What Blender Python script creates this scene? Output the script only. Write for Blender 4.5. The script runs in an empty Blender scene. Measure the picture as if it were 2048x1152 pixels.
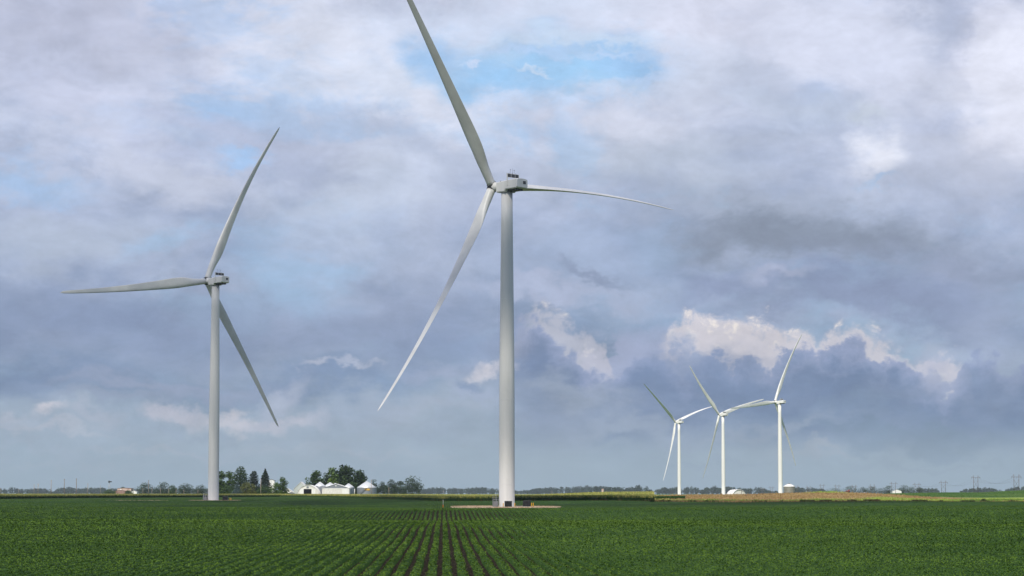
import bpy, math, random
import numpy as np
from math import sin, cos, tan, atan, atan2, radians as R, pi
C = bpy.context.scene.collection
rng = np.random.default_rng(7)
random.seed(7)
F = 4740.774; CAMH = 3.757; HY = 983.0
PIT = atan((HY-576)/F)

# ---------------------------------------------------------------- placement
def X(px, D, z=0.0):
    return (px-1024)/F*(D*cos(PIT)+(z-CAMH)*sin(PIT))
def ZT(py, D):
    return CAMH+D*tan(PIT+atan((576-py)/F))
def sst(a, b, v):
    t = np.clip((v-a)/(b-a), 0, 1); return t*t*(3-2*t)
RIDGE = np.array([(1000,0),(1060,.1),(1130,.85),(1200,1.5),(1310,1.75),(1345,2.0),(1420,2.2),(1500,2.42),(1560,2.75),(1600,2.97),(1620,3.3),(1640,3.62),(1670,3.55),(1700,3.15),(1750,2.65),(1785,2.25),(1850,1.1),(1900,.5),(1960,.25),(2048,.1),(2300,0)])
HILL = np.array([(1560,0),(1700,1.2),(1785,2.2),(1840,2.55),(1900,2.8),(1960,2.7),(2000,3.45),(2048,4.15),(2120,4.8),(2300,5.3)])
def ground(x, y):
    x = np.asarray(x, float); y = np.asarray(y, float)
    ys = np.maximum(y, 1.0)
    px = 1024+F*x/(ys*cos(PIT))
    z = -0.80*np.exp(-((y-628)/85)**2)*np.exp(-(x/120)**2)
    A = sst(150, 260, y)*(1-sst(760, 1000, y))*(1-.92*np.exp(-((y-615)/75)**2))
    z = z+A*(.42*np.sin(y/31+x/95+.6)+.12*np.sin(y/15.5-x/55+1.3))
    rp = sst(770, 1045, y)*(1-sst(1060, 1380, y))
    z = z+np.interp(px, RIDGE[:,0], RIDGE[:,1])*rp*(.93+.07*np.sin(x/9+y/17))
    z = z-np.maximum(0, 5.25*y/F-CAMH)*sst(2600, 4200, y)
    hp = sst(1080, 1480, y)*(1-sst(1530, 2050, y))
    z = z+np.interp(px, HILL[:,0], HILL[:,1])*hp
    return z
def gz(x, y): return float(ground(x, y))
EDGE = np.array([(-300,1100),(0,1150),(200,1320),(420,1485),(560,1577),(640,1420),(740,1188),(900,869),(1020,815),(1200,812),(1310,777),(1480,762),(1700,775),(2048,880),(2400,960)], float)
def edge_at(px): return np.interp(px, EDGE[:,0], EDGE[:,1])
def pxof(x, y): return 1024+F*x/(np.maximum(y,1)*cos(PIT))

# ---------------------------------------------------------------- materials
def mat(name, col, rough=.6, spec=.4, metal=0, var=.12, scale=1.5, col2=None, bump=0, bscale=20, trans=0, island=0, coord='Object', detail=4, stretch=(1,1,1), lo=.35, hi=.65):
    m = bpy.data.materials.new(name); m.use_nodes = True
    nt = m.node_tree; N = nt.nodes; L = nt.links
    b = N['Principled BSDF']
    b.inputs['Roughness'].default_value = rough; b.inputs['Specular IOR Level'].default_value = spec; b.inputs['Metallic'].default_value = metal
    tc = N.new('ShaderNodeTexCoord'); mp = N.new('ShaderNodeMapping'); mp.inputs['Scale'].default_value = stretch
    L.new(tc.outputs[coord], mp.inputs[0])
    no = N.new('ShaderNodeTexNoise'); no.inputs['Scale'].default_value = scale; no.inputs['Detail'].default_value = detail
    L.new(mp.outputs[0], no.inputs['Vector'])
    mr = N.new('ShaderNodeMapRange'); mr.inputs[1].default_value = lo; mr.inputs[2].default_value = hi
    L.new(no.outputs['Fac'], mr.inputs[0])
    fac = mr.outputs[0]
    if island:
        g = N.new('ShaderNodeNewGeometry')
        mx = N.new('ShaderNodeMix'); mx.inputs[0].default_value = island
        L.new(fac, mx.inputs[2]); L.new(g.outputs['Random Per Island'], mx.inputs[3]); fac = mx.outputs[0]
    c1 = col; c2 = col2 if col2 else tuple(max(0, c*(1-var)) for c in col)
    if not col2: c1 = tuple(min(1, c*(1+var*.6)) for c in col)
    mc = N.new('ShaderNodeMix'); mc.data_type = 'RGBA'
    mc.inputs[6].default_value = (*c1, 1); mc.inputs[7].default_value = (*c2, 1)
    L.new(fac, mc.inputs[0]); L.new(mc.outputs[2], b.inputs['Base Color'])
    if bump:
        n2 = N.new('ShaderNodeTexNoise'); n2.inputs['Scale'].default_value = bscale; n2.inputs['Detail'].default_value = 3
        L.new(tc.outputs[coord], n2.inputs['Vector'])
        bp = N.new('ShaderNodeBump'); bp.inputs['Strength'].default_value = bump; bp.inputs['Distance'].default_value = .1
        L.new(n2.outputs['Fac'], bp.inputs['Height']); L.new(bp.outputs[0], b.inputs['Normal'])
    if trans:
        out = N['Material Output']; t = N.new('ShaderNodeBsdfTranslucent'); L.new(mc.outputs[2], t.inputs[0])
        ms = N.new('ShaderNodeMixShader'); ms.inputs[0].default_value = trans
        L.new(b.outputs[0], ms.inputs[1]); L.new(t.outputs[0], ms.inputs[2]); L.new(ms.outputs[0], out.inputs[0])
    return m
M = {}
M['paint'] = mat('white_paint', (.79,.78,.74), .42, .4, var=.08, scale=.8, detail=7, stretch=(1,1,.06), lo=.3, hi=.75)
M['blade'] = mat('blade_gelcoat', (.74,.735,.70), .38, .45, var=.10, scale=.2, detail=5)
M['seam'] = mat('tower_seam', (.88,.87,.85), .4)
M['darkmetal'] = mat('dark_metal', (.05,.052,.056), .5, .4, var=.3)
M['rub'] = mat('root_seal', (.035,.036,.04), .6)
M['cooler'] = mat('radiator_core', (.07,.07,.075), .5, var=.3, scale=6)
M['cab'] = mat('cabinet_paint', (.012,.016,.016), .45, .4, var=.4)
M['yellow'] = mat('yellow_paint', (.80,.46,.015), .5, var=.1)
M['orange'] = mat('orange_paint', (.75,.22,.02), .5)
M['galv'] = mat('galvanised_steel', (.42,.43,.44), .45, .5, .35, var=.15, scale=2)
M['gravel'] = mat('pale_gravel', (.82,.62,.42), .95, .1, col2=(.56,.42,.29), scale=2.5, bump=.6, bscale=9)
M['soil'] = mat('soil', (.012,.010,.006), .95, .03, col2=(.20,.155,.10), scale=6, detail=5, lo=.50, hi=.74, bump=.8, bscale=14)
M['farm'] = mat('far_farmland', (.06,.12,.03), .95, .1, col2=(.10,.16,.045), scale=.004, stretch=(1,.35,1))
M['farsoil'] = mat('ground_cover', (.05,.09,.025), .95, .1, col2=(.08,.11,.035), scale=.03)
M['bean'] = mat('bean_canopy', (.017,.050,.006), .8, .05, col2=(.055,.120,.016), scale=.9, detail=6, bump=1, bscale=7)
M['beanleaf'] = mat('bean_leaf', (.032,.080,.005), .6, .10, col2=(.175,.29,.034), scale=.045, detail=4, trans=.10, island=.52)
M['corn'] = mat('corn_leaves', (.016,.055,.010), .7, .2, col2=(.045,.11,.022), scale=.6, island=.6, trans=.15)
M['cornbody'] = mat('corn_body', (.040,.09,.016), .8, .2, col2=(.11,.15,.04), scale=.8, detail=5)
M['tassel'] = mat('corn_tassels', (.52,.45,.14), .8, .1, col2=(.20,.26,.06), scale=.05, island=.75, trans=.2)
M['pylon'] = mat('weathered_timber', (.13,.095,.085), .8, .2, var=.2)
M['pole'] = mat('pale_timber', (.34,.28,.235), .85, .2, var=.2)
M['wire'] = mat('wire', (.12,.12,.13), .5)
M['bark'] = mat('bark', (.075,.055,.04), .9, .1, var=.3)
M['whitemetal'] = mat('white_sheet_metal', (.84,.83,.80), .45, .3, col2=(.74,.73,.70), scale=1.2, stretch=(4,4,.3))
M['barnwhite'] = mat('barn_wall', (.76,.74,.69), .7, .2, col2=(.64,.62,.57), scale=.8)
M['greysheet'] = mat('grey_sheet_metal', (.20,.22,.25), .5, .4, var=.15, scale=1)
M['greenwall'] = mat('pale_green_board', (.40,.44,.41), .7, .2, var=.1)
M['doorway_shade'] = mat('painted_interior_shade', (.006,.006,.008), .9, .05)  # near-black colour stands in for the shade inside the shed doorway
M['bin'] = mat('corrugated_steel', (.30,.32,.35), .42, .5, .45, var=.12, scale=1.2, stretch=(.3,.3,9))
M['binroof'] = mat('steel_roof', (.66,.68,.70), .38, .5, .25, var=.1, scale=.8)
M['oldbin'] = mat('weathered_steel', (.36,.34,.29), .5, .4, .35, col2=(.24,.22,.18), scale=1, stretch=(.5,.5,6))
M['brick'] = mat('brick_wall', (.34,.20,.17), .9, .1, col2=(.25,.16,.14), scale=.8)
M['peach'] = mat('peach_wall', (.60,.47,.40), .85, .1, col2=(.45,.30,.25), scale=.3)
M['red'] = mat('red_paint', (.24,.035,.02), .6, var=.3)
M['cloud'] = mat('cloud_water', (.82,.83,.86), 1, 0, var=.04, scale=.004)

# ---------------------------------------------------------------- object helpers
def tag(o, label=None, cat=None, group=None, kind=None):
    if label: o['label'] = label
    if cat: o['category'] = cat
    if group: o['group'] = group
    if kind: o['kind'] = kind
    return o
def empty(name, loc, label, cat, group=None, rz=0):
    o = bpy.data.objects.new(name, None); C.objects.link(o); o.location = loc; o.rotation_euler = (0,0,rz)
    o.empty_display_size = .5
    return tag(o, label, cat, group)
class MB:
    def __init__(s): s.v = []; s.f = []; s.sm = []
    def add(s, vs, fs, smooth=False):
        k = len(s.v); s.v += [tuple(float(c) for c in p) for p in vs]
        s.f += [tuple(i+k for i in f) for f in fs]; s.sm += [smooth]*len(fs); return s
    def box(s, c, d, M3=None, top=1.0):
        vs = []
        for sz in (-1,1):
            k = top if sz > 0 else 1
            for sx, sy in ((-1,-1),(1,-1),(1,1),(-1,1)):
                vs.append(np.array([sx*d[0]/2*k, sy*d[1]/2*k, sz*d[2]/2]))
        if M3 is not None: vs = [M3@v for v in vs]
        return s.add([v+np.array(c) for v in vs], [(0,3,2,1),(4,5,6,7),(0,1,5,4),(1,2,6,5),(2,3,7,6),(3,0,4,7)])
    def tube(s, a, b, r0, r1=None, n=10, caps=True, smooth=True):
        r1 = r0 if r1 is None else r1
        a = np.array(a, float); b = np.array(b, float); d = b-a; d = d/np.linalg.norm(d)
        q = np.array([0,0,1.]) if abs(d[2]) < .9 else np.array([1.,0,0])
        u = np.cross(q, d); u /= np.linalg.norm(u); w = np.cross(d, u)
        vs = [p+(u*cos(2*pi*i/n)+w*sin(2*pi*i/n))*r for p, r in ((a,r0),(b,r1)) for i in range(n)]
        s.add(vs, [(i,(i+1)%n,n+(i+1)%n,n+i) for i in range(n)], smooth)
        if caps:
            k = len(s.v)-2*n
            s.f += [tuple(k+i for i in range(n-1,-1,-1)), tuple(k+n+i for i in range(n))]; s.sm += [False]*2
        return s
    def lathe(s, prof, n=32, c=(0,0,0), smooth=True, cap=True):
        vs = [(c[0]+r*cos(2*pi*i/n), c[1]+r*sin(2*pi*i/n), c[2]+z) for r, z in prof for i in range(n)]
        m = len(prof)
        fs = [(j*n+i, j*n+(i+1)%n, (j+1)*n+(i+1)%n, (j+1)*n+i) for j in range(m-1) for i in range(n)]
        s.add(vs, fs, smooth)
        if cap:
            k = len(s.v)-m*n
            s.f.append(tuple(k+i for i in range(n-1,-1,-1))); s.f.append(tuple(k+(m-1)*n+i for i in range(n))); s.sm += [False]*2
        return s
    def prism(s, pts, y0, y1):   # pts in (x,z), extruded along y
        n = len(pts)
        vs = [(x,y0,z) for x, z in pts]+[(x,y1,z) for x, z in pts]
        return s.add(vs, [tuple(range(n)), tuple(range(2*n-1,n-1,-1))]+[(i,n+i,n+(i+1)%n,(i+1)%n) for i in range(n)])
    def build(s, name, m, parent=None, label=None):
        me = bpy.data.meshes.new(name); me.from_pydata(s.v, [], s.f)
        me.polygons.foreach_set('use_smooth', s.sm); me.update()
        me.materials.append(M[m] if isinstance(m, str) else m)
        o = bpy.data.objects.new(name, me); C.objects.link(o)
        if parent: o.parent = parent
        if label: o['label'] = label
        return o
def fastmesh(name, V, Q, m, parent=None, smooth=False):
    me = bpy.data.meshes.new(name)
    V = np.ascontiguousarray(V, dtype=np.float32); Q = np.ascontiguousarray(Q, dtype=np.int32)
    k = Q.shape[1]
    me.vertices.add(len(V)); me.vertices.foreach_set('co', V.ravel())
    me.loops.add(Q.size); me.loops.foreach_set('vertex_index', Q.ravel())
    me.polygons.add(len(Q)); me.polygons.foreach_set('loop_start', np.arange(len(Q), dtype=np.int32)*k)
    if smooth: me.polygons.foreach_set('use_smooth', np.ones(len(Q), dtype=bool))
    me.update(calc_edges=True); me.materials.append(M[m] if isinstance(m, str) else m)
    o = bpy.data.objects.new(name, me); C.objects.link(o)
    if parent: o.parent = parent
    return o
def cards(name, P, S, m, up=.5, parent=None, aspect=.75, W=None):
    """many small leaf quads: centres P, sizes S, normals random with an upward bias"""
    n = len(P); S = np.broadcast_to(np.asarray(S, float), (n,))
    nr = rng.normal(size=(n,3)); nr /= np.linalg.norm(nr, axis=1)[:,None]
    nr[:,2] = np.abs(nr[:,2])+up; nr /= np.linalg.norm(nr, axis=1)[:,None]
    t = rng.normal(size=(n,3)); a = np.cross(nr, t); a /= np.linalg.norm(a, axis=1)[:,None]; b = np.cross(nr, a)
    a = a*S[:,None]*.5; b = b*S[:,None]*.5*aspect
    V = np.stack([P-a, P-b+nr*S[:,None]*.06, P+a, P+b+nr*S[:,None]*.06], 1).reshape(-1,3)
    return fastmesh(name, V, np.arange(n*4).reshape(n,4), m, parent)
def blades_up(name, P, Hh, Wd, m, parent=None, lean=.25):
    """upright pointed cards (grass, corn, tassels): base P, heights Hh, widths Wd"""
    n = len(P); Hh = np.broadcast_to(Hh,(n,)); Wd = np.broadcast_to(Wd,(n,))
    a = rng.uniform(0, pi, n); d = np.stack([np.cos(a), np.sin(a), np.zeros(n)],1)*Wd[:,None]*.5
    tip = P+np.stack([rng.normal(0,lean,n)*Hh, rng.normal(0,lean,n)*Hh, Hh],1)
    V = np.stack([P-d, P+d, tip+d*.35, tip-d*.35],1).reshape(-1,3)
    return fastmesh(name, V, np.arange(n*4).reshape(n,4), m, parent)

# ---------------------------------------------------------------- camera
cam = bpy.data.cameras.new('camera'); co = bpy.data.objects.new('camera', cam); C.objects.link(co)
cam.sensor_width = 36; cam.lens = 36*F/2048; cam.clip_start = 1; cam.clip_end = 40000
co.location = (0,0,CAMH); co.rotation_euler = (pi/2+PIT, 0, 0); bpy.context.scene.camera = co

# ---------------------------------------------------------------- sun
SAZ, SEL = R(-166), R(46)
S = np.array([sin(SAZ)*cos(SEL), cos(SAZ)*cos(SEL), sin(SEL)])
sl = bpy.data.lights.new('sun','SUN'); so = bpy.data.objects.new('sun', sl); C.objects.link(so)
sl.energy = 4.4; sl.angle = R(.55); sl.color = (1,.94,.84)
from mathutils import Vector
so.rotation_euler = Vector(S).to_track_quat('Z','Y').to_euler()
so.location = (0,-50,200)

# ---------------------------------------------------------------- sky
def build_world():
    w = bpy.data.worlds.new('World'); bpy.context.scene.world = w; w.use_nodes = True
    nt = w.node_tree; N = nt.nodes; L = nt.links; N.clear()
    out = N.new('ShaderNodeOutputWorld'); bg = N.new('ShaderNodeBackground'); bg.inputs[1].default_value = .1
    L.new(bg.outputs[0], out.inputs[0])
    def plug(s, v):
        if isinstance(v, bpy.types.NodeSocket): L.new(v, s)
        else: s.default_value = v
    def mth(op, a, b=None, c=None):
        n = N.new('ShaderNodeMath'); n.operation = op; plug(n.inputs[0], a)
        if b is not None: plug(n.inputs[1], b)
        if c is not None: plug(n.inputs[2], c)
        return n.outputs[0]
    def rng_(v, a, b, c=0., d=1., smooth=True):
        n = N.new('ShaderNodeMapRange'); n.interpolation_type = 'SMOOTHSTEP' if smooth else 'LINEAR'; n.clamp = False
        plug(n.inputs[0], v); 
        for i, q in enumerate((a,b,c,d)): plug(n.inputs[i+1], float(q))
        return n.outputs[0]
    def lin(c): return tuple(((x/255)/12.92 if x/255 <= .04045 else ((x/255+.055)/1.055)**2.4) for x in c)+(1,)
    def mix(f, a, b):
        n = N.new('ShaderNodeMix'); n.data_type = 'RGBA'; plug(n.inputs[0], f)
        plug(n.inputs[6], a if isinstance(a, bpy.types.NodeSocket) else lin(a)); plug(n.inputs[7], b if isinstance(b, bpy.types.NodeSocket) else lin(b))
        return n.outputs[2]
    def noise(vec, scale, detail=5, rough=.55, dist=0, typ='FBM'):
        n = N.new('ShaderNodeTexNoise'); n.inputs['Scale'].default_value = scale; n.inputs['Detail'].default_value = detail
        n.inputs['Roughness'].default_value = rough; n.inputs['Distortion'].default_value = dist; plug(n.inputs['Vector'], vec); return n
    tc = N.new('ShaderNodeTexCoord'); sep = N.new('ShaderNodeSeparateXYZ'); L.new(tc.outputs['Generated'], sep.inputs[0])
    az = mth('ARCTAN2', sep.outputs[0], sep.outputs[1]); el = mth('ARCSINE', sep.outputs[2])
    U0 = mth('MULTIPLY', az, F/1000); V0 = mth('MULTIPLY', el, F/1000)        # in thousandths of a radian * F
    mp = N.new('ShaderNodeMapping'); mp.inputs['Scale'].default_value = (F/1000, F/1000, F/1000*1.9); L.new(tc.outputs['Generated'], mp.inputs[0])
    NV = mp.outputs[0]
    mp2 = N.new('ShaderNodeMapping'); mp2.inputs['Scale'].default_value = (F/1000, F/1000, F/1000*1.25); L.new(tc.outputs['Generated'], mp2.inputs[0])
    NP = mp2.outputs[0]
    def UV(px, py):
        d = np.array([(px-1024)/F, 1, (576-py)/F]); y = d[1]*cos(PIT)-d[2]*sin(PIT); z = d[1]*sin(PIT)+d[2]*cos(PIT)
        l = math.sqrt(d[0]**2+y*y+z*z); return atan2(d[0],y)*F/1000, math.asin(z/l)*F/1000
    # warped coordinates
    wn = noise(NV, 3.2, 6, .6); wn2 = noise(NP, 13, 5, .6)
    def sepc(n):
        q = N.new('ShaderNodeSeparateColor'); L.new(n.outputs['Color'], q.inputs[0]); return q.outputs
    W1 = sepc(wn); W2 = sepc(wn2)
    def warp(amp, amp2):
        c = N.new('ShaderNodeCombineXYZ')
        for k, b0 in ((0, U0), (1, V0)):
            q = mth('MULTIPLY_ADD', W1[k], amp, b0); q = mth('MULTIPLY_ADD', W2[k], amp2, q)
            L.new(mth('SUBTRACT', q, (amp+amp2)*.5), c.inputs[k])
        return c.outputs[0]
    WS = warp(.30, .07)
    WF = warp(.14, .11)
    def blob(vec, cx, cy, rx, ry, rot=0, soft=.75, k=1.0):
        u, v = UV(cx, cy)
        m = N.new('ShaderNodeMapping'); m.vector_type = 'TEXTURE'
        m.inputs['Location'].default_value = (u, v, 0); m.inputs['Rotation'].default_value = (0,0,R(rot)); m.inputs['Scale'].default_value = (rx/1000, ry/1000, 1)
        L.new(vec, m.inputs[0])
        l = N.new('ShaderNodeVectorMath'); l.operation = 'LENGTH'; L.new(m.outputs[0], l.inputs[0])
        return rng_(l.outputs['Value'], 1+soft*.5, 1-soft, 0, k)
    # vertical gradient of the clear sky
    def ramp(v, stops):
        n = N.new('ShaderNodeValToRGB'); plug(n.inputs[0], v); e = n.color_ramp.elements
        while len(e) < len(stops): e.new(.5)
        for k, (p, c) in enumerate(sorted(stops)):
            e[k].position = p; e[k].color = lin(c)
        return n.outputs[0]
    t = rng_(V0, 0, 1.2, 0, 1, False)   # 0 at horizon, 1 about 14 degrees
    blue = ramp(t, [(0,(157,176,194)),(.12,(152,174,200)),(.35,(150,178,214)),(.6,(146,184,228)),(.85,(128,180,238)),(1,(122,172,232))])
    nis = N.new('ShaderNodeTexSky'); nis.sky_type = 'NISHITA'; nis.sun_disc = False; nis.sun_elevation = SEL; nis.sun_rotation = SAZ
    nis.air_density = 1; nis.dust_density = 2; nis.ozone_density = 1.5
    L.new(tc.outputs['Generated'], nis.inputs['Vector'])
    def cscale(c, k):
        n = N.new('ShaderNodeMix'); n.data_type = 'RGBA'; n.blend_type = 'MULTIPLY'; n.inputs[0].default_value = 1; n.clamp_result = False
        plug(n.inputs[6], c); plug(n.inputs[7], k); return n.outputs[2]
    col = mix(.12, blue, cscale(nis.outputs[0], (.10,.10,.10,1)))
    # broad cloud sheet: light and shadow tones
    shadeN = noise(NV, 2.3, 7, .58, .35).outputs['Fac']; fineN = noise(NV, 9, 6, .6, .2).outputs['Fac']
    tone = mth('ADD', mth('MULTIPLY', shadeN, .72), mth('MULTIPLY', fineN, .28))
    lightc = ramp(t, [(0,(160,176,192)),(.12,(160,174,194)),(.25,(164,176,204)),(.45,(176,186,214)),(.65,(202,207,229)),(1,(214,215,236))])
    darkc = ramp(t, [(0,(150,168,186)),(.12,(146,163,187)),(.25,(130,148,180)),(.45,(146,160,192)),(.65,(166,176,204)),(1,(172,178,204))])
    sheet = mix(rng_(tone, .36, .62), darkc, lightc)
    cov = mth('ADD', mth('MULTIPLY', noise(NV, 2.9, 7, .6, .3).outputs['Fac'], .75), mth('MULTIPLY', wn.outputs['Fac'], .25))
    covm = rng_(cov, .33, .47)
    col = mix(mth('MAXIMUM', covm, .45), col, sheet)
    # placed masses: (px, py, rx, ry, rot, colour, strength, warp, soft)
    def after(vec, c):   # keeps the node evaluation in sequence, so that the shader stays small enough
        n = N.new('ShaderNodeVectorMath'); n.operation = 'MULTIPLY_ADD'; L.new(c, n.inputs[0]); n.inputs[1].default_value = (1e-7,)*3; L.new(vec, n.inputs[2]); return n.outputs[0]
    B = [
     (120,60,330,120,0,(176,180,204),.75,0,.9),(620,90,260,90,-12,(206,210,228),.7,0,.9),(840,170,210,110,-25,(214,218,236),.75,0,.8),
     (150,215,190,70,-10,(205,208,232),.6,0,.8),(420,280,300,55,-8,(174,182,210),.7,0,.9),(800,285,290,50,-14,(170,180,206),.7,0,.9),
     (330,330,230,50,-22,(202,206,226),.6,0,.8),(60,350,130,40,0,(158,188,228),.7,0,.9),(470,315,60,18,-10,(158,190,232),.8,0,.9),
     (700,400,220,70,10,(198,206,226),.6,0,.8),(140,480,260,70,0,(176,186,206),.55,0,.9),(640,470,200,60,0,(176,190,218),.5,0,.9),
     (600,570,120,55,-20,(158,186,220),.7,0,.9),(660,520,90,30,0,(164,190,224),.6,0,.9),(330,500,70,30,20,(160,188,222),.6,0,.9),
     (200,640,440,90,-3,(134,149,183),.9,0,.9),(120,755,340,54,-3,(122,141,176),.95,0,.9),(760,650,260,90,0,(144,157,189),.8,0,.9),(640,765,240,40,0,(126,146,182),.85,0,.9),(900,700,160,60,0,(134,151,186),.7,0,.9),
     (1000,30,330,60,0,(196,206,230),.8,0,.8),
     (1120,130,265,66,-2,(152,194,233),.72,1,1.0),(980,165,140,46,-8,(146,190,234),.76,1,1.0),(1180,140,120,30,0,(154,195,234),.6,1,1.0),(870,100,60,50,0,(150,188,232),.8,1,.9),(1275,122,110,30,0,(150,188,232),.8,1,.9),
     (1180,78,240,16,-2,(196,210,234),.7,1,.8),(1060,142,26,7,0,(200,212,234),.6,1,.8),(960,134,30,8,0,(196,208,236),.8,1,.9),(1200,108,120,8,-2,(186,204,236),.6,1,.9),(1060,100,110,9,4,(180,202,238),.6,1,.9),(1290,150,110,10,4,(182,202,236),.7,1,.9),(1130,185,120,9,4,(180,203,238),.6,1,.9),(1010,205,60,12,0,(196,208,236),.6,1,.9),
     (1240,230,200,66,-6,(208,211,230),.75,0,.8),(1480,70,240,80,-10,(204,206,226),.8,0,.8),(1430,150,120,60,0,(176,184,206),.6,0,.9),(1560,130,120,80,-30,(200,206,230),.5,0,.9),
     (1720,110,190,90,-18,(208,212,232),.7,0,.8),(1900,40,130,60,-30,(168,176,202),.85,0,.8),(1922,95,22,60,-12,(162,170,198),.9,1,.9),(2010,170,110,140,20,(212,212,232),.85,0,.7),
     (1580,190,100,34,0,(168,182,214),.7,0,.9),(1520,200,60,30,0,(206,214,234),.5,1,.9),(1620,240,110,60,0,(178,188,210),.6,0,.9),(1760,322,56,48,0,(224,226,242),.95,1,.85),
     (1740,240,60,22,0,(196,204,220),.6,1,.9),(1760,374,50,9,0,(160,186,222),.7,1,.9),(1860,240,60,70,0,(172,180,208),.6,0,.9),
     (1300,330,240,70,0,(184,192,210),.6,0,.9),(1980,330,160,90,0,(180,184,204),.6,0,.9),(1500,420,300,60,0,(170,178,198),.6,0,.9),
     (1600,478,290,56,0,(136,146,168),1.0,0,.7),(1690,585,240,44,-3,(136,148,182),.8,0,.8),(1720,100,180,100,-28,(204,208,230),.75,1,.4),(1905,60,34,80,-25,(170,178,205),.55,1,.9),(2030,170,130,150,10,(220,222,240),.85,1,.5),(1400,135,90,80,-20,(206,212,234),.5,1,.5),(1520,165,80,60,-30,(178,186,210),.55,1,.6),(1900,540,260,56,-6,(140,150,178),.8,0,.9),(1330,500,90,34,0,(156,176,208),.6,0,.9),(1120,500,180,60,0,(162,178,210),.6,0,.9),
     (1150,570,260,24,-2,(176,184,212),.8,0,.8),(1180,546,70,14,-14,(140,152,182),.9,1,.8),(1430,575,120,20,6,(142,154,188),.8,1,.9),(1560,555,60,16,6,(180,186,212),.7,1,.9),
     (1780,610,260,54,-4,(138,150,182),.95,0,.8),(1980,650,80,60,-40,(156,168,198),.7,0,.9),
     (1290,610,130,60,0,(150,174,208),.6,0,.9),
    ]
    for kq, (cx,cy,rx,ry,rot,c,s,wf,soft) in enumerate(B):
        if kq % 8 == 0: wsq, wfq = after(WS, col), after(WF, col)
        m = blob(wfq if wf else wsq, cx, cy, rx, ry, rot, soft, s)
        col = mix(m, col, c)
    # heaped clouds: edges given as height of the edge against azimuth, broken up by billows
    vor = N.new('ShaderNodeTexVoronoi'); vor.feature = 'F1'; vor.voronoi_dimensions = '2D'; vor.inputs['Scale'].default_value = 17; vor.inputs['Detail'].default_value = 3.0
    vor.inputs['Roughness'].default_value = .55; vor.inputs['Lacunarity'].default_value = 2.3; cuv = N.new('ShaderNodeCombineXYZ'); L.new(W1[0], cuv.inputs[2]); L.new(mth('MULTIPLY_ADD', W2[0], .05, U0), cuv.inputs[0]); L.new(mth('MULTIPLY_ADD', W2[1], .05, mth('MULTIPLY', V0, 1.2)), cuv.inputs[1]); L.new(cuv.outputs[0], vor.inputs['Vector'])
    bil = mth('MULTIPLY', mth('SUBTRACT', .42, vor.outputs['Distance']), .045)
    fz = mth('MULTIPLY', mth('SUBTRACT', noise(NP, 24, 6, .62).outputs['Fac'], .5), .030)
    VB = mth('SUBTRACT', V0, mth('ADD', bil, fz))     # billowy height
    Un = rng_(U0, -1.1, 1.1, 0, 1, False)
    def edge(pts, lo=0, hi=1.1):
        n = N.new('ShaderNodeFloatCurve'); cv = n.mapping.curves[0]
        P2 = []
        for p in pts:
            u, v = UV(*p); P2.append(((u+1.1)/2.2, v))
        P2.sort()
        cv.points[0].location = P2[0]; cv.points[1].location = P2[-1]
        for p in P2[1:-1]: cv.points.new(*p)
        n.mapping.update(); L.new(Un, n.inputs[1]); return n.outputs[0]
    def z5(l): return [(1024+a/2, 450+b/2) for a, b in l]
    # lilac middle cloud
    eL = edge(z5([(-60,700),(20,420),(80,400),(150,470),(380,450),(470,360),(520,345),(640,355),(760,370),(830,420),(870,520),(900,700),(1600,760),(2048,760)]))
    mL = mth('MULTIPLY', rng_(mth('SUBTRACT', VB, eL), .012, -.016), 1.0)
    mL = mth('MULTIPLY', mL, blob(WS, 1250, 735, 260, 130, 0, .8))
    col = mix(mth('MULTIPLY', mL, .85), col, (166,174,206))
    # bright sunlit heap
    eT = edge(z5([(-80,900),(60,320),(100,300),(170,295),(230,340),(320,390),(380,430),(420,560),(500,520),(600,430),(650,350),(690,318),(740,300),(800,322),(870,325),(930,330),(1000,350),(1060,350),(1090,385),(1150,388),(1220,395),(1340,366),(1420,380),(1500,415),(1550,465),(1600,495),(1690,458),(1760,485),(1810,520),(1850,640),(1900,900),(2048,900)]))
    mT = rng_(mth('SUBTRACT', VB, eT), .010, -.022)
    eB = edge(z5([(-80,450),(60,500),(250,560),(420,560),(600,450),(680,430),(760,470),(850,520),(1020,560),(1120,500),(1300,500),(1450,520),(1560,550),(1700,600),(1850,680),(2048,700)]))
    mT = mth('MULTIPLY', mT, rng_(mth('SUBTRACT', VB, eB), -.02, .02))
    bn = mth('ADD', mth('MULTIPLY', vor.outputs['Distance'], .8), mth('MULTIPLY', noise(NP, 11, 5, .6).outputs['Fac'], .5))
    bcol = mix(rng_(bn, .36, .85), (244,234,230), (208,203,214))
    xfade = rng_(U0, UV(1240,650)[0], UV(1400,650)[0], .5, .96)
    xf2 = rng_(U0, UV(1530,650)[0], UV(1700,650)[0], 1.0, .86)
    col = mix(mth('MULTIPLY', mT, mth('MULTIPLY', xfade, xf2)), col, bcol)
    # blue-grey bank in front
    eD = edge(z5([(-260,620),(-100,420),(0,350),(70,335),(120,355),(150,400),(200,430),(245,455),(275,520),(330,575),(430,565),(480,490),(560,452),(620,500),(700,545),(760,520),(840,478),(900,500),(960,488),(1020,512),(1050,480),(1110,462),(1180,448),(1240,440),(1290,462),(1310,432),(1370,418),(1420,448),(1450,492),(1520,476),(1560,498),(1610,532),(1680,540),(1735,620),(1775,570),(1805,505),(1850,486),(1920,486),(1980,540),(2048,500)]))
    dD = mth('SUBTRACT', VB, eD)
    mD = rng_(dD, .008, -.014)
    mD = mth('MULTIPLY', mD, rng_(V0, .05, .14)); 
    mD = mth('MULTIPLY', mD, rng_(U0, UV(960,700)[0], UV(1090,700)[0], .15, 1))
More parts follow.
